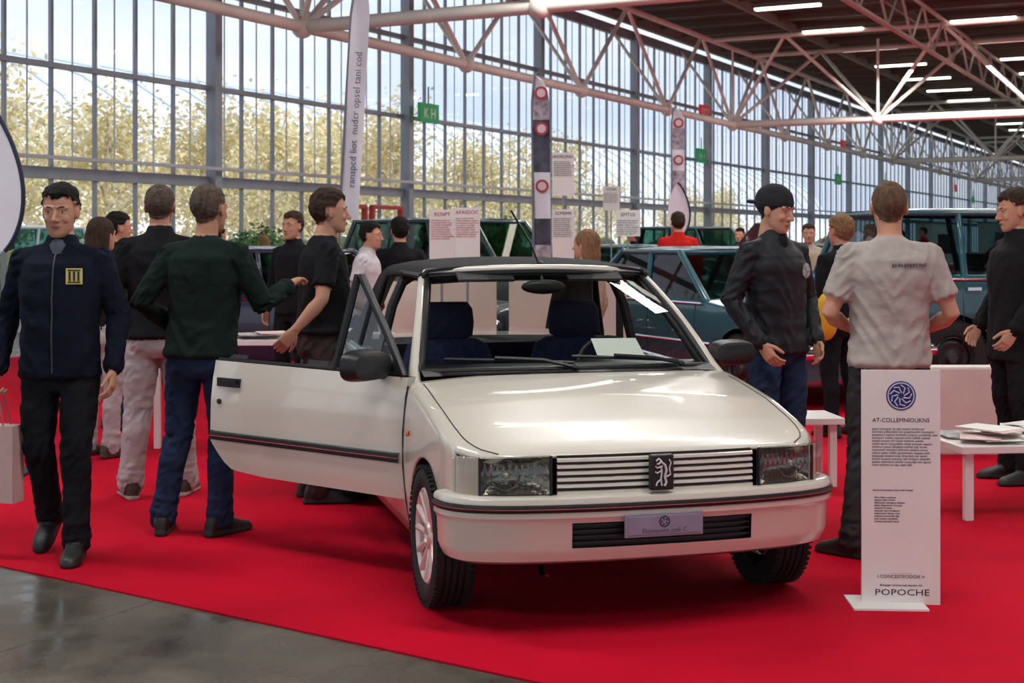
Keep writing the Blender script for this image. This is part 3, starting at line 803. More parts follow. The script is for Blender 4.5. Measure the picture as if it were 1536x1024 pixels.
# ---------------------------------------------------------------- PEOPLE
def remesh(b,voxel,it):
    me=bpy.data.meshes.new('tmp'); me.from_pydata([tuple(v) for v in b.v],[],b.f)
    bm=bmesh.new(); bm.from_mesh(me); bmesh.ops.recalc_face_normals(bm,faces=bm.faces); bm.to_mesh(me); bm.free()
    o=bpy.data.objects.new('tmp',me); scene.collection.objects.link(o)
    m=o.modifiers.new('r','REMESH'); m.mode='VOXEL'; m.voxel_size=voxel
    if it: s=o.modifiers.new('s','SMOOTH'); s.factor=.5; s.iterations=it
    dg=bpy.context.evaluated_depsgraph_get(); dg.update()
    r=bpy.data.meshes.new_from_object(o.evaluated_get(dg))
    bvh=BVHTree.FromPolygons(b.v,b.f)
    vs=[v.co.copy() for v in r.vertices]; ns=[v.normal.copy() for v in r.vertices]; fs=[tuple(p.vertices) for p in r.polygons]
    mi=[]
    for p in r.polygons:
        h=bvh.find_nearest(p.center); mi.append(b.m[h[2]] if h[2] is not None else 0)
    bpy.data.objects.remove(o); bpy.data.meshes.remove(me); bpy.data.meshes.remove(r)
    return vs,ns,fs,mi
X3,Y3,Z3=Vector((1,0,0)),Vector((0,1,0)),Vector((0,0,1))
def hand(b,w,d,nr,th,curl=22,mi=0):
    d=d.normalized(); th=(th-d*th.dot(d)).normalized(); nrm=d.cross(th).normalized()
    if nrm.dot(nr)<0: nrm=-nrm
    b.loft([(w+d*t,th,nrm,ru,rv) for t,ru,rv in ((-.03,.027,.021),(0,.028,.02),(.03,.036,.019),(.06,.041,.017),(.088,.040,.014),(.096,.034,.009))],mi,14,2.4)
    for off,ln in ((.030,.070),(.0105,.080),(-.0095,.074),(-.028,.058)):
        p=w+d*.085+th*off; dd=(d+th*off*1.2).normalized(); pts=[p]; c=0
        for f in (.45,.32,.23):
            c+=curl; v=dd*math.cos(rad(c))+nrm*math.sin(rad(c)); p=p+v*ln*f; pts.append(p.copy())
        b.limb(pts,[.0095,.0088,.008,.007],mi,8)
    p=w+d*.022+th*.026; v1=(d*.72+th*.62+nrm*.25).normalized(); v2=(d*.9+th*.2+nrm*.35).normalized()
    b.limb([p,p+v1*.042,p+v1*.042+v2*.030,p+v1*.042+v2*.052],[.015,.0115,.010,.008],mi,8)
def smooth01(t): t=max(0,min(1,t)); return t*t*(3-2*t)
def head_mesh(hair='short',voxel=.0045):
    b=MB()
    b.ell((0,-.012,.028),(.074,.095,.088),0,20,14)
    b.loft([(Vector((0,yc,z)),X3,Y3,rx,ry) for z,rx,ry,yc in ((.03,.068,.076,.011),(-.01,.0665,.074,.014),(-.045,.062,.068,.018),(-.075,.055,.058,.026),(-.098,.043,.042,.040),(-.113,.027,.024,.050))],0,20,2.3)
    b.limb([(0,.080,.016),(0,.094,-.010),(0,.106,-.030)],[.0075,.0095,.0115],0,10)
    for s in (-1,1):
        b.ell((s*.011,.096,-.034),(.008,.010,.0075),0,8,6)
        b.limb([(s*.012,.083,.024),(s*.046,.071,.022)],[.009,.009],0,8)
        b.ell((s*.036,.064,-.028),(.021,.020,.024),0,10,6)
        b.ell((s*.075,-.002,-.006),(.008,.018,.030),0,10,8,Matrix.Rotation(s*rad(20),3,'Z'))
    b.ell((0,.082,-.062),(.020,.010,.012),0,12,6)
    b.ell((0,.066,-.098),(.020,.018,.016),0,10,6)
    b.limb([(0,-.02,-.16),(0,-.015,-.06)],[.052,.054],0,14)
    if hair=='cap':
        b.ell((0,-.02,.045),(.088,.106,.090),3,18,12)
        b.loft([(Vector((0,-.015,z)),X3,Y3,.086,.104) for z in (.026,.055)],3,20)
        b.loft([(Vector((0,y,.022-abs(y+.1)*.15)),X3,Z3,rx,.006) for y,rx in ((-.09,.07),(-.12,.066),(-.155,.05),(-.17,.025))],3,12)
    if hair=='long':
        b.ell((0,-.024,.036),(.090,.104,.094),1,18,12)
        b.loft([(Vector((0,y,z)),X3,Y3,rx,ry) for z,rx,ry,y in ((.06,.09,.08,-.03),(0,.098,.070,-.050),(-.08,.10,.065,-.055),(-.16,.095,.05,-.06),(-.24,.07,.035,-.062))],1,16,2.2)
    vs,ns,fs,mi=remesh(b,voxel,3)
    th={'short':.011,'gray':.007,'crop':.004,'cap':.004,'long':.0,'fringe':.020}[hair]
    def hm(p):
        line=interp([(-.09,-.075),(-.04,-.055),(-.015,-.01),(.012,.012),(.03,.046),(.048,.066),(.062,.072),(.075,.066),(.11,.066)],p.y)
        line+=.010*noise.noise(Vector((p.x*45,p.y*45,3)))
        if abs(p.x)>.068 and -.035<p.z<.03 and -.03<p.y<.025: return 0
        return smooth01((p.z-line)/.014+.5)
    for i,p in enumerate(vs):
        w=hm(p)
        if w>0 and hair!='long':
            top=1+ (1.0*smooth01((p.z-.05)/.05) if hair=='short' else .3*smooth01((p.z-.05)/.05))
            if hair=='cap' and p.z>.03: continue
            vs[i]=p+ns[i]*(w*th*top+w*(.007 if hair in('short','fringe') else .003)*(1 if th>.006 else .4)*noise.noise(Vector((p.x*48,p.y*30,p.z*60)))+w*.002*noise.noise(p*150))
    nm=[]
    for f,m in zip(fs,mi):
        c=sum((vs[i] for i in f),Vector())/len(f)
        if m==0 and hair!='long' and hm(c)>.5: m=1
        nm.append(m)
    out=MB(); out.add(vs,fs,0); out.m=nm
    for s in (-1,1):
        out.ell((s*.031,.0715,.001),(.0120,.0110,.0062),4,12,8); out.ell((s*.031,.0790,.001),(.0048,.0042,.0050),5,10,6)
        out.limb([(s*.017,.0905,.0245),(s*.032,.0860,.0285),(s*.047,.0735,.025)],[.0020,.0028,.0014],1,6)
        out.limb([(s*.019,.0815,.0065),(s*.031,.0835,.0088),(s*.043,.0765,.0055)],[.0010,.0015,.0010],5,5)
    out.limb([(-.022,.0835,-.0615),(-.010,.0910,-.0595),(0,.0915,-.0605),(.010,.0910,-.0595),(.022,.0835,-.0615)],[.0012,.0035,.003,.0035,.0012],2,8)
    out.limb([(-.019,.0830,-.064),(0,.0905,-.0665),(.019,.0830,-.064)],[.0014,.0044,.0014],2,8)
    return out
HEADS={}
skinm=[mat('skin_a',(192,142,118),.65,nz=.08,ns=8,spec=.25,bump=.15,bs=250,bd=.002),mat('skin_b',(184,134,110),.65,nz=.08,ns=8,spec=.25)]
eyew=mat('eye_white',(186,178,172),.5); iris=mat('iris',(45,32,24),.4); lips=mat('lips',(160,104,92),.65)
def hairm(n,c): return mat(n,c,.8,nz=.4,ns=60,bump=.6,bs=160,stretch=(1,1,.3),bd=.004,spec=.2)
hairs={'black':hairm('hair_black',(24,21,20)),'brown':hairm('hair_brown',(56,41,33)),'grey':hairm('hair_grey',(84,71,62)),'lbrown':hairm('hair_lightbrown',(126,96,70)),'crop':hairm('hair_crop',(94,72,56))}
def cloth(name,c,bump=.5,bs=9,rough=.9): return mat(name,c,rough,nz=.14,ns=9,bump=bump,bs=bs,spec=.12,bd=.02,stretch=(1,1,1.6))
def person(name,x,y,yaw,h=1.78,top=None,pants=None,shoes=None,sole=None,sleeve='long',b_=1.,hem=.86,hair='short',hairc='black',sk=0,
           armL=None,armR=None,legL=None,legR=None,lean=(0,0),hyaw=0,hpitch=0,vox=.011,collar=True,extra=None,puff=0,under=None,belly=0,curlL=22,curlR=22,pantw=1.,female=False,belt=False,z0=.008,zip_=False):
    B=MB(); S,T_,PN,SH,SO,UN,BL=0,1,2,3,4,5,6
    sw=.93 if female else 1.
    def off(z): 
        t=max(0,(z-.95)/.55); return Vector((lean[0]*t,lean[1]*t,0))
    armL=armL or ((-.245,-.02,1.15),(-.25,.06,.905)); armR=armR or ((.245,-.02,1.15),(.25,.06,.905))
    legL=legL or ((-.11,.02,.50),(-.12,-.02,.09),8,0); legR=legR or ((.11,.02,.50),(.12,-.02,.09),-8,0)
    tr=[(hem,.172*b_,.130*b_,0),(hem+.012,.178*b_,.136*b_,0),(.98,.168*b_,.124*b_+belly*.4,belly*.4),(1.08,.160*b_,.118*b_+belly*.5,.005+belly*.5),(1.2,.170*b_,.124*b_+belly*.3,.005+belly*.3),(1.31,.182*b_,.130*b_,0),(1.395,.172*b_,.118*b_,-.008),(1.438,.135,.095,-.015),(1.478,.10,.078,-.015),(1.502,.066,.064,-.012)]
    if female: tr=[(z,rx*.9,ry*.95,yy) for z,rx,ry,yy in tr]
    rings=[(Vector((0,yy,z))+off(z),X3,Y3,rx,ry) for z,rx,ry,yy in tr]
    B.loft(rings,T_,22,2.3)
    if puff:
        for z in (.92,1.02,1.12,1.22,1.32):
            rx=interp([(a,c) for a,c,_,_ in tr],z); ry=interp([(a,c) for a,_,c,_ in tr],z)
            B.loft([(Vector((0,0,z+q))+off(z),X3,Y3,(rx+puff)*f,(ry+puff)*f) for q,f in ((-.042,.93),(-.02,.99),(0,1.01),(.02,.99),(.042,.93))],T_,22,2.3)
    nb=off(1.5)
    hd=Vector((0,.014,1.640))+off(1.66)
    B.limb([Vector((0,-.012,1.45))+nb,Vector((0,-.006,1.52))+nb,hd+Vector((0,-.02,-.085))],[.060,.057,.055],S,14)
    if collar: B.loft([(Vector((0,-.014+q*.1,1.485+q))+nb,X3,Y3,r,r*.98) for q,r in ((-.02,.088),(0,.083),(.03,.074),(.042,.070),(.043,.06))],T_,18)
    if under is not None: B.ell(Vector((0,.056,1.478))+nb,(.034,.024,.05),UN,12,8,Matrix.Rotation(rad(20),3,'X'))
    B.loft([(Vector((0,yy,z)),X3,Y3,rx,ry) for z,rx,ry,yy in ((.79,.13,.09,0),(.83,.158,.115,-.005),(.90,.165,.120,-.006),(.96,.160,.115,-.003),(1.0,.150,.106,0))],PN,20,2.3)
    if belt: B.loft([(Vector((0,0,z)),X3,Y3,.166,.121) for z in (.945,.98)],BL,22,2.3)
    segs=[]
    for s,(kn,an,ty,pitch) in ((-1,legL),(1,legR)):
        kn=Vector(kn); an=Vector(an); hp=Vector((s*.088,0,.88)); p_=pantw
        mt=hp.lerp(kn,.5)+Vector((s*.006,.01,0)); cf=kn.lerp(an,.32)+Vector((0,-.016,0)); lo=kn.lerp(an,.75)
        B.limb([hp,mt,kn,cf,lo,an+Vector((0,0,-.01))],[.093,.086*p_,.067*p_,.066*p_,.060*p_,.062*p_],PN,16)
        B.ell((s*.075,-.045,.875),(.082,.076,.088),PN,12,8)
        dd=(an-kn).normalized(); U,V=frame(dd)
        for q,e3 in ((.02,.003),(.055,-.002),(.09,.002)): B.loft([(an-dd*(q+e),U,V,(.064*p_+e3)*f,(.066*p_+e3)*f) for e,f in ((-.016,.9),(0,1.02),(.016,.9))],PN,14)
        R=Matrix.Rotation(rad(ty),3,'Z')@Matrix.Rotation(rad(pitch),3,'X')
        piv=Vector((0,0,.09))
        def fp(v): return an+R@(Vector(v)-piv)
        U=R@X3; V=R@Z3
        B.loft([(fp((0,t,hh/2+.006)),U,V,w_,hh/2) for t,w_,hh in ((-.085,.02,.05),(-.074,.034,.085),(-.03,.040,.11),(.02,.042,.10),(.07,.045,.078),(.12,.049,.058),(.165,.044,.046),(.19,.028,.036),(.198,.012,.025))],SH,16,2.6)
        B.loft([(fp((0,t,.011)),U,V,w_,.0125) for t,w_ in ((-.092,.022),(-.08,.036),(-.03,.042),(.02,.043),(.07,.047),(.12,.052),(.165,.048),(.195,.032),(.206,.014))],SO,16,3.5)
    for s,(el,wr,*_) in ((-1,armL),(1,armR)):
        el=Vector(el); wr=Vector(wr); sh=Vector((s*.176*sw,-.012,1.408))+off(1.41); inn=Vector((s*.09,-.012,1.425))+off(1.41)
        segs.append((sh,el)); segs.append((el,wr))
        e0_=puff*.6
        if sleeve=='long':
            ms=sh.lerp(el,.5); k=b_
            B.limb([inn,sh,ms,el,el.lerp(wr,.45),wr],[.058*k,.062*k+e0_*.5,.056*k+e0_,.050*k+e0_,.045*k+e0_,.037*k+e0_*.5],T_,14)
            dd=(wr-el).normalized(); U,V=frame(dd)
            B.loft([(wr+dd*q,U,V,r,r) for q,r in ((-.03,.036*k),(-.02,.041*k),(.008,.040*k),(.012,.035*k))],T_,14)
            if puff:
                for (a_,c_) in ((sh,el),(el,wr)):
                    U,V=frame(c_-a_)
                    for t in (.25,.55,.85):
                        c0=a_.lerp(c_,t); dd=(c_-a_).normalized(); rr=(.062 if a_ is sh else .054)-.008*t
                        B.loft([(c0+dd*q,U,V,rr*f,rr*f) for q,f in ((-.032,.9),(-.014,.99),(0,1.02),(.014,.99),(.032,.9))],T_,14)
        else:
            B.limb([sh,sh.lerp(el,.45),el,el.lerp(wr,.3),wr],[.05,.047,.039,.042,.027],S,14)
            dd=(el-sh).normalized()
            B.limb([inn,sh],[.056*b_,.060*b_],T_,14)
            U,V=frame(dd)
            B.loft([(sh+dd*q*.28,U,V,r*b_,r*b_) for q,r in ((-.1,.05),(0,.060),(.3,.059),(.6,.059),(.72,.061),(.73,.055))],T_,16)
    for s,(kn,an,ty,pitch) in ((-1,legL),(1,legR)):
        segs.append((Vector((s*.088,0,.88)),Vector(kn))); segs.append((Vector(kn),Vector(an)))
    vs,ns,fs,mi=remesh(B,vox,4)
    cl={}
    for f,m in zip(fs,mi):
        for i in f: cl[i]=m
    ar=segs[:4]; lg=segs[4:]
    def sd(p,a,c):
        d=c-a; t=max(0,min(1,(p-a).dot(d)/d.length_squared)); return (p-(a+d*t)).length,t,d
    for i,m in cl.items():
        p=vs[i]
        if m in(T_,PN):
            best=None
            for a,c in (ar if m==T_ else lg):
                q=sd(p,a,c)
                if best is None or q[0]<best[0]: best=(q[0],q[1],q[2],a)
            lim=.07 if m==T_ else .10
            wl=1-smooth01((best[0]-lim)/.03)
            if m==T_ and best[3] is not ar[1][0] and best[3] is not ar[3][0]: wl*=smooth01((abs(p.x-off(p.z).x)-.14)/.05)
            n2=noise.noise(Vector((p.x*16+9,p.y*16,p.z*30+x)))
            _,t,d,a=best; dn=d.normalized(); u=(p-a).dot(dn); r=(p-a)-dn*u; U,V=frame(dn)
            ph=math.atan2(r.dot(V),r.dot(U))
            w=noise.noise(Vector((u*16+ph*.9,math.cos(ph)*1.3,math.sin(ph)*1.3+x)))
            amp=.0055+.006*(math.exp(-((t-1)/.18)**2)+math.exp(-(t/.18)**2))
            dl=amp*(1-3.0*abs(w))*.8+.0015*n2
            w=noise.noise(Vector((p.x*5+x*3+p.z*3,p.y*5+y,p.z*9-abs(p.x)*14)))
            amp=interp([(.85,.008),(1.0,.010),(1.2,.007),(1.35,.004),(1.5,.001)],p.z) if m==T_ else .005
            dt=amp*(1-3.0*abs(w))*.8+.002*n2
            vs[i]=p+ns[i]*(dl*wl+dt*(1-wl))
    out=MB(); out.add(vs,fs,0); out.m=list(mi)
    hb=MB()
    for s,arm,cu in ((-1,armL,curlL),(1,armR,curlR)):
        el=Vector(arm[0]); wr=Vector(arm[1]); d=(wr-el).normalized()
        if len(arm)>4: d=Vector(arm[4]).normalized()
        nr=Vector(arm[2]) if len(arm)>2 and arm[2] else Vector((-s,0,0)); th=Vector(arm[3]) if len(arm)>3 and arm[3] else Vector((0,1,.2))
        hand(hb,wr+d*.015,d,nr,th,cu)
    hv,hn,hf,_=remesh(hb,.0038 if vox<.0105 else .0055,1)
    out.add(hv,hf,0)
    key=(hair,vox>.0105)
    if key not in HEADS: HEADS[key]=head_mesh(hair,.0036 if vox<.0105 else .006)
    hm=HEADS[key]; M=Matrix.Translation(hd)@Matrix.Rotation(rad(hyaw),4,'Z')@Matrix.Rotation(rad(hpitch),4,'X')@Matrix.Scale(1.05,4)
    o0=len(out.v)
    hmap={0:0,1:7,2:8,3:9,4:10,5:11}
    out.v.extend(M@v for v in hm.v); out.f.extend(tuple(i+o0 for i in f) for f in hm.f); out.m.extend(hmap[m] for m in hm.m)
    mats=[skinm[sk],top,pants,shoes,sole or shoes,under or top,mat('belt_leather',(30,26,24),.5),hairs[hairc],lips,mat('cap_cloth',(24,24,28),.9),eyew,iris]
    def front(xx,zz,back=False):
        c=[vs[i].y for i in cl if cl[i]==T_ and abs(vs[i].x-xx)<.02 and abs(vs[i].z-zz)<.02]
        if not c: return .13
        return min(c) if back else max(c)
    if extra:
        for fn,m in extra: mats.append(m); fn(out,len(mats)-1,front)
    if zip_:
        mats.append(mat('zip',(70,72,78),.4,.5)); out.tube([Vector((0,front(0,z)+.001,z)) for z in [.88+.03*k for k in range(20)]],.004,len(mats)-1,6)
    o=out.obj(name,mats,None,(x,y,z0),rad(yaw),True,60,recalc=False)
    k=h/1.78; o.scale=(k,k,k)
    return o
blk=cloth('cloth_black',(28,28,31)); navyc=cloth('fleece_navy',(22,26,40)); dkgreen=cloth('knit_green',(25,37,33)); jean=cloth('denim',(36,50,76)); dkjean=cloth('denim_black',(27,28,33))
greyp=cloth('chino_grey',(168,158,160)); teeg=cloth('tee_grey',(166,156,151)); chg=cloth('charcoal_pants',(52,52,54)); brownp=cloth('brown_pants',(62,50,50))
shoeb=mat('shoe_black',(24,22,24),.5); shoebr=mat('shoe_brown',(60,44,38),.6); solew=mat('sole_light',(170,165,160),.6); soleb=mat('sole_dark',(34,32,32),.7)
red=cloth('red_jacket',(200,38,36)); wht=cloth('white_shirt',(206,200,206)); puffm=mat('puffer_black',(27,28,33),.6,bump=.4,bs=10,spec=.3,bd=.02); tan=cloth('beige_cloth',(186,170,150))
yell=mat('yellow_cloth',(214,160,30),.7)
R8=Matrix.Rotation(rad(8),3,'Z')
def logo1(b,mi,fr): b.box((-.098,fr(-.098,1.335)+.001,1.335),(.075,.006,.075),mi,R8)
def logo1b(b,mi,fr):
    c=Vector((-.098,fr(-.098,1.335)+.001,1.335))
    for q in (-.02,0,.02): b.box(c+R8@Vector((q,.0045,0)),(.009,.003,.045),mi,R8)
    for zz in (.028,-.028): b.box(c+R8@Vector((0,.0045,zz)),(.058,.003,.006),mi,R8)
person('man',PX(92,6.6),6.6,182,1.765,navyc,dkjean,shoeb,soleb,b_=1.10,hem=.855,hair='short',hairc='black',under=cloth('tee_slate',(90,96,106)),
  legR=((.10,.02,.50),(.10,-.16,.17),-5,-28),legL=((-.095,.10,.50),(-.10,.10,.09),4,0),armR=((.265,-.05,1.15),(.29,.03,.90)),armL=((-.265,-.03,1.15),(-.265,.07,.905)),
  vox=.0085,extra=[(logo1,mat('logo_yellow',(222,206,110),.6)),(logo1b,ink)],zip_=True,curlR=48,belly=.02,hpitch=-5)
person('man',PX(240,8.1),8.1,12,1.83,blk,greyp,shoebr,solew,b_=1.06,hem=.90,hair='gray',hairc='grey',legL=((-.12,.02,.50),(-.16,-.02,.09),14,0),legR=((.11,.03,.50),(.14,.04,.09),-14,0),vox=.01,hyaw=-8,pantw=1.12,sk=1,
  armL=((-.26,-.03,1.15),(-.2,.16,1.02)),armR=((.26,-.03,1.15),(.2,.16,1.02)))
person('man',PX(302,7.06),7.06,-12,1.79,dkgreen,jean,shoeb,soleb,b_=1.08,hem=.90,hair='gray',hairc='grey',vox=.0085,hyaw=-10,sk=1,collar=False,
  armR=((.31,.05,1.16),(.35,.27,1.24),(0,0,-1),(0,1,.3)),armL=((-.29,-.08,1.17),(-.19,.12,1.03)),legL=((-.13,.02,.50),(-.20,-.02,.09),18,0),legR=((.10,.04,.50),(.10,.0,.09),-25,0),lean=(.02,.02),belly=.02)
person('man',PX(478,8.0),8.0,-72,1.795,blk,brownp,shoeb,soleb,sleeve='short',b_=1.06,hem=.955,hair='short',hairc='brown',vox=.0095,collar=False,belt=True,hyaw=-5,
  armR=((.265,-.03,1.15),(.25,-.17,.99),(-1,0,0),(0,1,-.3)),armL=((-.25,.06,1.17),(-.16,.26,1.10)),lean=(0,.04),belly=.03)
def badge(b,mi,fr): b.ell((-.085,fr(-.085,1.31)+.001,1.31),(.032,.004,.042),mi,12,6)
person('man',PX(1164,7.7),7.7,-146,1.80,puffm,jean,shoeb,solew,b_=1.05,hem=.86,hair='cap',hairc='brown',vox=.009,puff=.005,hyaw=12,hpitch=-12,lean=(.03,.02),
  armR=((.285,-.05,1.15),(.215,.10,.93),(-1,0,0),(0,.6,.6)),armL=((-.285,-.05,1.15),(-.205,.10,.925),(1,0,0),(0,.6,.6)),under=blk,extra=[(badge,mat('badge_grey',(150,150,155),.6,nz=.6,ns=60))])
def backtext(b,mi,fr):
    rnd=random.Random(3)
    for k in range(12):
        x0=-.005+k*.0135; yb=fr(x0,1.372,True)-.0005
        hh=rnd.choice((.014,.017,.012))
        b.box((x0-.003,yb,1.372),(.0028,.004,hh),mi)
        if rnd.random()<.7: b.box((x0+.002,yb,1.372),(.0028,.004,hh*.8),mi)
        b.box((x0,yb,1.372+rnd.choice((-.006,.0,.006))),(.009,.004,.0028),mi)
person('man',PX(1334,6.55),6.55,-6,1.785,teeg,chg,shoeb,soleb,sleeve='short',b_=1.10,hem=.90,hair='crop',hairc='crop',vox=.0085,collar=False,hyaw=-4,sk=0,
  armR=((.28,-.03,1.14),(.20,.18,1.06)),armL=((-.28,-.03,1.14),(-.17,.18,1.07)),legL=((-.12,.02,.50),(-.17,-.02,.09),50,0),legR=((.11,.02,.50),(.13,.0,.09),-20,0),belly=.02,extra=[(backtext,mat('print_grey',(84,82,86),.8))])
person('man',PX(1524,8.6),8.6,96,1.815,cloth('coat_black',(31,30,32)),blk,shoeb,soleb,b_=1.15,hem=.74,hair='short',hairc='brown',vox=.0095,hpitch=-8,
  armL=((-.27,-.02,1.15),(-.24,.12,.94)),armR=((.27,-.02,1.15),(.24,.12,.94)))
V=.013
person('man',PX(440,12.2),12.2,150,1.75,blk,dkjean,shoeb,hair='short',hairc='brown',vox=V)
person('man',PX(545,12.2),12.2,-100,1.66,wht,jean,shoeb,sleeve='short',hair='short',hairc='black',vox=V,hem=.9,lean=(0,.05))
pb=person('man',PX(600,12.6),12.6,10,1.71,blk,dkjean,shoeb,sleeve='short',hair='short',hairc='black',vox=V,b_=1.05)
person('woman',PX(152,9.6),9.6,-30,1.66,blk,greyp,shoebr,hair='long',hairc='brown',vox=V,female=True)
person('man',PX(176,11),11,-60,1.72,blk,jean,shoeb,hair='short',hairc='black',vox=V)
wb_=person('woman',PX(880,10.2),10.2,60,1.58,tan,jean,shoebr,hair='long',hairc='lbrown',vox=V,female=True)
pr=person('man',PX(1017,17.3),17.3,5,1.85,red,dkjean,shoeb,hair='short',hairc='brown',vox=V,b_=1.12)
def ybag(b,mi,fr): b.ell((-.25,-.10,.97),(.10,.09,.19),mi,14,8)
person('woman',PX(1262,10.6),10.6,30,1.69,blk,dkjean,shoeb,hair='fringe',hairc='lbrown',vox=V,b_=1.12,extra=[(ybag,yell)])
person('man',PX(1213,17),17,170,1.70,tan,jean,shoeb,hair='short',hairc='brown',vox=V)
base=[pb,wb_,pr]
for (px,Y,yaw,i) in ((1305,19,120,0),(395,21,40,1),(640,20.5,90,0),(1240,29,200,1),(1350,28,30,0),(1110,24,150,0),(705,24,10,1),(1385,38,90,2),(950,28,100,0),(330,24,-50,0),(1250,34,60,1),(1280,40,20,0),(1150,36,200,0)):
    src=base[i]; o=bpy.data.objects.new('woman' if i==1 else 'man',src.data); scene.collection.objects.link(o)
    o.location=(PX(px,Y),Y,.008); o.rotation_euler=(0,0,rad(yaw)); o.scale=src.scale

# ---------------------------------------------------------------- info sign
S=empty('info_sign',(PX(1355,5.66),5.70,.008),rad(-3))
b=MB(); b.box((0,0,.48),(.318,.012,.96),0); b.box((-.06,-.0,.004),(.30,.22,.008),0); b.box((0,.03,.05),(.30,.05,.09),0)
b.obj('board',[white],S,smooth=False)
yf=-.0066
text('title','AT-COLLEMNIOUKNS',.024,ink,S,(0,yf,.747),align='CENTER',sx=.98)
body='\n'.join([garble(6)[:42] for _ in range(13)])
text('paragraph',body,.0145,mat('ink_soft',(96,96,112),.6),S,(-.118,yf,.715),sx=.92,space=.85)
text('paragraph_small',garble(6)[:36],.011,ink,S,(-.115,yf,.465))
text('spec_list','\n'.join([garble(3)[:24] for _ in range(10)]),.0115,ink,S,(-.108,yf,.435),space=.95)
text('footer','- - - - - - - - - -',.014,ink,S,(0,yf,.125),align='CENTER')
text('footer_bold','I CONCESTEODOX >',.02,ink,S,(0,yf,.108),align='CENTER')
text('footer_small',garble(5)[:30],.013,ink,S,(0,yf,.075),align='CENTER')
text('brand_line','POPOCHE',.036,ink,S,(.005,yf,.038),align='CENTER',sx=1.35)
b=MB(); b.revolve([(0,0.0),(0,.060),(.002,.060),(.002,0)],(0,0,0),0,36); b.revolve([(.0025,.050),(.0025,.055),(.003,.055),(.003,.050)],(0,0,0),1,36,closed=True)
for k in range(9):
    a=k*.7; b.tube([(.003,.012*math.cos(a),.012*math.sin(a)),(.003,.036*math.cos(a+.4),.036*math.sin(a+.4)),(.003,.044*math.cos(a+.9),.044*math.sin(a+.9))],.0028,1,5)
o=b.obj('crest',[inkblue,mat('crest_silver',(200,204,220),.4)],S,(0.0,yf+.001,.855)); o.rotation_euler=(0,0,rad(-90))
# ---------------------------------------------------------------- tables, benches
def table(name,x,y,w,d,h,rz=0,legs=True,papers=8):
    E=empty(name,(x,y,.008),rad(rz)); b=MB(); b.box((0,0,h-.02),(w,d,.04),0)
    for sx in (-1,1):
        for sy in (-1,1): b.box((sx*(w/2-.06),sy*(d/2-.06),h/2-.02),(.045,.045,h-.04),0)
    b.obj('table_frame',[white],E,smooth=False,mods=BEV(.004))
    if papers:
        b=MB()
        for k in range(papers):
            R=Matrix.Rotation(random.uniform(-.6,.6),3,'Z'); b.box((random.uniform(-w/2+.15,w/2-.15),random.uniform(-d/2+.14,d/2-.14),h+.004+.004*k),(.21,.28,.004),random.choice((0,0,1,2)),R)
        b.obj('brochures',[mat('paper',(240,238,232),.7),mat('paper_grey',(170,165,165),.6,nz=.5,ns=30),mat('paper_pink',(220,190,185),.6,nz=.3,ns=20)],E,smooth=False)
table('coffee_table',2.88,7.72,1.1,.62,.40,8,papers=16)
table('display_table',-1.75,10.3,1.7,.8,.78,0,papers=14)
table('side_table',1.78,8.55,.42,.4,.42,5,papers=0)
b=MB(); b.box((3.45,9.75,.31),(2.1,.16,.62),0); b.obj('white_bench',[offw],None,rz=0,smooth=False,mods=BEV(.02))
for (x,y,w,h,rz) in ((.45,11.2,.95,1.16,0),(-.6,11.2,.95,1.16,4)):
    b=MB(); b.box((0,0,h/2),(w,.05,h),0); b.box((0,0,.02),(w,.35,.04),0); b.obj('partition_panel',[offw],None,(x,y,.008),rad(rz),smooth=False)
for (s,d,w,h) in ((30,13,3,1.1),(36,14,4,1.2),(44,13.5,4,1.1),(55,13,5,1.2),(24,14,2.5,1.1),(64,12,6,2.2),(80,12,6,2.4)):
    b=MB(); b.box((0,0,h/2),(w,.7,h),0); b.box((0,0,h+.03),(w+.1,.8,.06),1); b.box((0,-.36,h*.6),(w*.6,.02,h*.4),2)
    b.obj('booth_counter',[white,steel,random.choice((redL,inkblue,ink))],None,hall(s,d,.008),HA,smooth=False)
b=MB()
for s0 in (25.5,27.0): 
    for q in (-.6,.6): b.box((s0+q,D0-.2,1.1),(.09,.12,2.3),0)
    b.box((s0,D0-.2,2.25),(1.25,.12,.09),0)
b.obj('door_1',[mat('door_red',(170,50,44),.5)],rz=HA,smooth=False)
def shrub(x,y,h,seed):
    rnd=random.Random(seed); b=MB(); b.revolve([(0,.0),(0,.16),(.3,.2),(.3,.17),(.25,0)],(0,0,0),0,16)
    vv=[Vector((-v.z,v.y,v.x)) for v in b.v]; b.v=vv
    for k in range(900):
        v=Vector((rnd.gauss(0,1),rnd.gauss(0,1),rnd.gauss(0,1))).normalized()*rnd.uniform(.4,1); p=Vector((v.x*.38,v.y*.38,.3+(h-.3)/2+v.z*(h-.3)/2))
        U=Vector((rnd.gauss(0,1),rnd.gauss(0,1),rnd.gauss(0,1))).normalized(); Vv=U.orthogonal().normalized(); q=rnd.uniform(.03,.07)
        b.add([p-U*q,p+Vv*q*.5,p+U*q,p-Vv*q*.5],[(0,1,2,3)],1)
    b.limb([(0,0,.25),(0,0,h*.7)],[.02,.015],2,6)
    b.obj('potted_shrub',[mat('pot',(90,80,74),.7),mat('shrub_leaf',(74,116,58),.6,nz=.5,ns=8),bark],None,(x,y,.008),0,smooth=False,recalc=False)
shrub(PX(388,22),22,1.8,1); shrub(PX(368,22.5),22.5,1.7,2); shrub(PX(756,24),24,2.0,3); shrub(PX(742,24.5),24.5,1.9,4); shrub(PX(408,21.5),21.5,1.72,5)
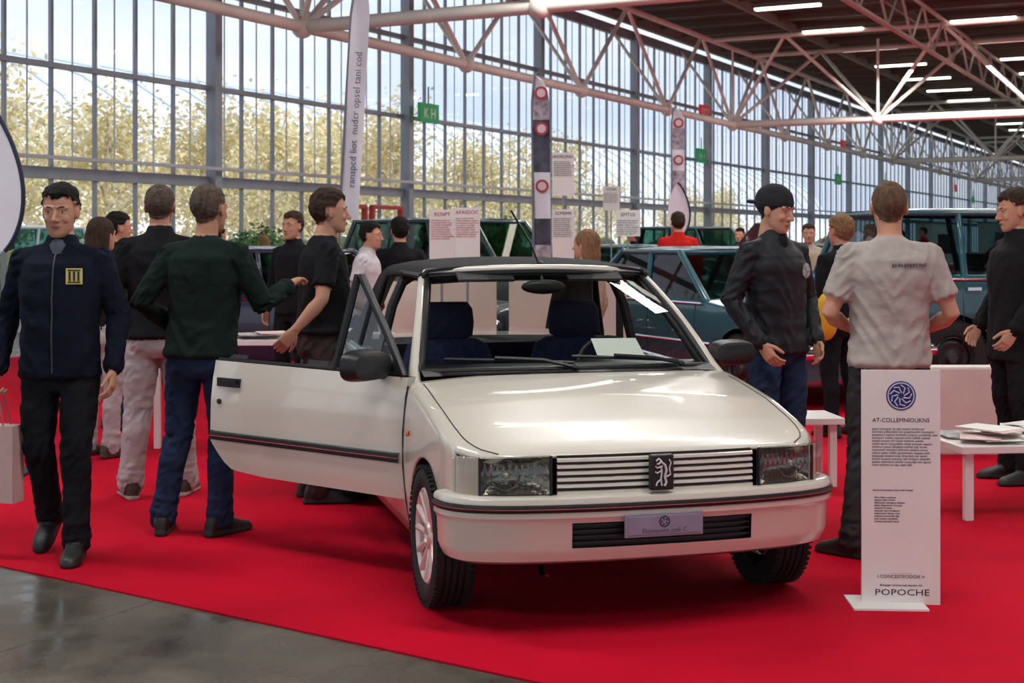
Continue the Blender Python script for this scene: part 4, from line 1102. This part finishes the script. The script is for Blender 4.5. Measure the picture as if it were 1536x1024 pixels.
def poster(px,Y,ytop,w,h,rz,name='poster_stand',red_=True):
    E=empty(name,(PX(px,Y),Y,.008),rad(rz)); z1=PZ(ytop,Y)
    b=MB(); b.box((0,0,z1-h/2),(w,.008,h),0); b.tube([(0,.02,0),(0,.02,z1-.05)],.01,1,8); b.box((0,.02,.01),(.3,.3,.02),1); b.obj('sheet',[white,steel],E,smooth=False)
    n=max(3,int(h/.045)); m=inkred if red_ else ink
    text('heading',garble(1,5,7).upper(),w*.2,m,E,(0,-.006,z1-w*.25),align='CENTER')
    text('lines','\n'.join(garble(4)[:20] for _ in range(n)),w*.095,m,E,(-w*.45,-.006,z1-w*.45),space=.95)
poster(663,10.2,316,.185,.42,6); poster(701,10.2,313,.185,.42,-4)
poster(845,12.9,230,.20,.40,0,red_=False); poster(845,12.7,315,.20,.45,0,red_=False)
poster(942,17,316,.30,.32,5,red_=False); poster(917,20,280,.24,.35,0,red_=False)
def feather(px,Y,ztop,zbot,w,cols,lean=.0,txt='',rz=0,circ=None,name='feather_banner'):
    E=empty(name,(PX(px,Y),Y,.008),rad(rz)); b=MB(); N=30; rows=[]
    for k in range(N+1):
        t=k/N; z=zbot+(ztop-zbot)*t
        ww=w*(1 if t<.82 else math.sqrt(max(.0,1-((t-.82)/.18)**2))*.95+.05); x0=lean*t
        rows.append([Vector((x0+ww*u,.012*math.sin(u*5+t*7),z)) for u in (0,.25,.5,.75,1)])
    for k in range(N):
        b.grid(rows[k:k+2],min(len(cols)-1,int(k/N*len(cols))))
    b.obj('flag',cols,E,merge=False,recalc=False)
    b=MB(); b.tube([(0,0,0)]+[(lean*t-.008,0,zbot+(ztop-zbot)*t) for t in (0,.3,.6,.85)]+[(lean+w*.1,0,ztop-.02),(lean+w*.4,0,ztop+.01)],.012,0,8)
    for a in range(4): b.tube([(0,0,.03),(.35*math.cos(a*1.57+.7),.35*math.sin(a*1.57+.7),.015)],.012,0,6)
    b.obj('pole',[mat('pole_grey',(120,122,128),.4,.5)],E)
    if txt: text('flag_text',txt,w*.55,mat('ink_slate',(100,102,122),.6),E,(lean*.1+w*.72,-.02,zbot+.3),R=(rad(90),rad(-90)+math.atan2(lean,ztop-zbot),0),ext=.001)
    if circ:
        for t in circ:
            b=MB(); b.revolve([(0,0),(0,w*.40),(.006,w*.40),(.006,w*.26),(.008,w*.26),(.008,0)],(0,0,0),0,24); b.m=[1 if i%5<3 else 0 for i in range(len(b.m))]
            o=b.obj('roundel',[mat('print_pale',(216,196,196),.6),mat('print_red',(170,60,70),.6)],E,(lean*t+w*.5,-.02,zbot+(ztop-zbot)*t)); o.rotation_euler=(0,0,rad(-90))
dgry=mat('banner_dark',(70,72,88),.7,nz=.5,ns=8); bw=mat('banner_white',(222,222,232),.7,nz=.06,ns=3); bprint=mat('banner_print',(168,160,172),.7,nz=.6,ns=14)
feather(510,13,3.95,1.68,.17,[bw],lean=.13,txt='ranspcd liot  nudcr opsel tani cod')
feather(802,13,3.05,1.2,.155,[bprint,dgry,bw,bw,dgry,dgry,bprint,bw],lean=-.02,circ=(.43,.72,.9))
feather(1008,21,3.5,1.9,.19,[bw,bprint,bw,bprint,bw],lean=0,circ=(.5,.85))
def teardrop(px,Y,z0,z1,w,rz=0,dark=False):
    E=empty('teardrop_flag',(PX(px,Y),Y,.008),rad(rz)); b=MB(); N=24; rows=[]; edge=[]
    for k in range(N+1):
        t=k/N; z=z0+(z1-z0)*t; ww=w*math.sin(math.pi*min(1,(t*.94+.06))**.8)**.7; c=-.1*t*w
        rows.append([Vector((c-ww/2+ww*u,.02*math.sin(3*u),z)) for u in (0,.33,.66,1)]); edge.append(rows[-1][3])
    b.grid(rows,0); b.tube(edge,.014,1,6); b.tube([(0,0,0),(0,0,z0+.1)],.014,1,8); b.box((0,0,.01),(.5,.5,.02),1); b.obj('flag',[bw,mat('navy_edge',(24,34,60),.6)],E,recalc=False)
teardrop(-20,8.8,1.42,2.42,.50,dark=True); teardrop(1020,20,1.6,2.32,.33,rz=12)
bx,by=PX(8,6.6)-.03,6.56
b=MB(); b.box((0,0,.41),(.09,.24,.36),0); b.box((.046,0,.42),(.002,.16,.2),1)
for sx in (-.03,.03): b.tube([(sx,-.06,.59),(sx*.6,-.03,.72),(sx*.5,0,.755),(sx*.6,.03,.72),(sx,.06,.59)],.004,1,6)
b.obj('paper_bag',[mat('bag_paper',(206,170,166),.7,nz=.1,ns=10),mat('bag_print',(150,100,104),.7)],None,(bx,by,0.04),rad(75),smooth=False)

# ---------------------------------------------------------------- lights / world
w=bpy.data.worlds.new('world'); scene.world=w; w.use_nodes=True; nt=w.node_tree; N=nt.nodes
bg=N['Background']; tc=N.new('ShaderNodeTexCoord'); mp=N.new('ShaderNodeMapping'); mp.inputs['Scale'].default_value=(1,1,3)
nz=N.new('ShaderNodeTexNoise'); nz.inputs['Scale'].default_value=2.5; nz.inputs['Detail'].default_value=6
r=N.new('ShaderNodeValToRGB'); r.color_ramp.elements[0].position=.35; r.color_ramp.elements[1].position=.6
r.color_ramp.elements[0].color=L(196,212,236)+(1,); r.color_ramp.elements[1].color=L(236,238,244)+(1,)
nt.links.new(tc.outputs['Generated'],mp.inputs['Vector']); nt.links.new(mp.outputs['Vector'],nz.inputs['Vector']); nt.links.new(nz.outputs['Fac'],r.inputs['Fac']); nt.links.new(r.outputs['Color'],bg.inputs['Color'])
bg.inputs['Strength'].default_value=1.4
def area(x,y,z,sx,sy,p,c=(1,.98,.95),rz=0):
    l=bpy.data.lights.new('hall_fill','AREA'); l.shape='RECTANGLE'; l.size=sx; l.size_y=sy; l.energy=p; l.color=c
    o=bpy.data.objects.new('hall_fill',l); scene.collection.objects.link(o); o.location=(x,y,z); o.rotation_euler=(0,0,rz)
for (s,d,pw_) in ((4,0,290),(4,8,290),(12,4,290),(12,-5,290),(20,8,380),(20,0,380),(30,8,480),(30,-2,480),(-4,3,260),(45,8,700),(60,0,900)):  # added fill lights below the ceiling, not tied to any modelled fixture
    p=hall(s,d,7.9); area(p.x,p.y,6.9,.6,5.0,pw_,rz=HA)
sun=bpy.data.lights.new('sun','SUN'); sun.energy=4.0; sun.angle=rad(3); sun.color=(1,.96,.9); so=bpy.data.objects.new('sun',sun); scene.collection.objects.link(so)
so.rotation_euler=Vector((-.45,.55,-.7)).to_track_quat('-Z','Y').to_euler()
print('OBJECTS',len(bpy.data.objects))
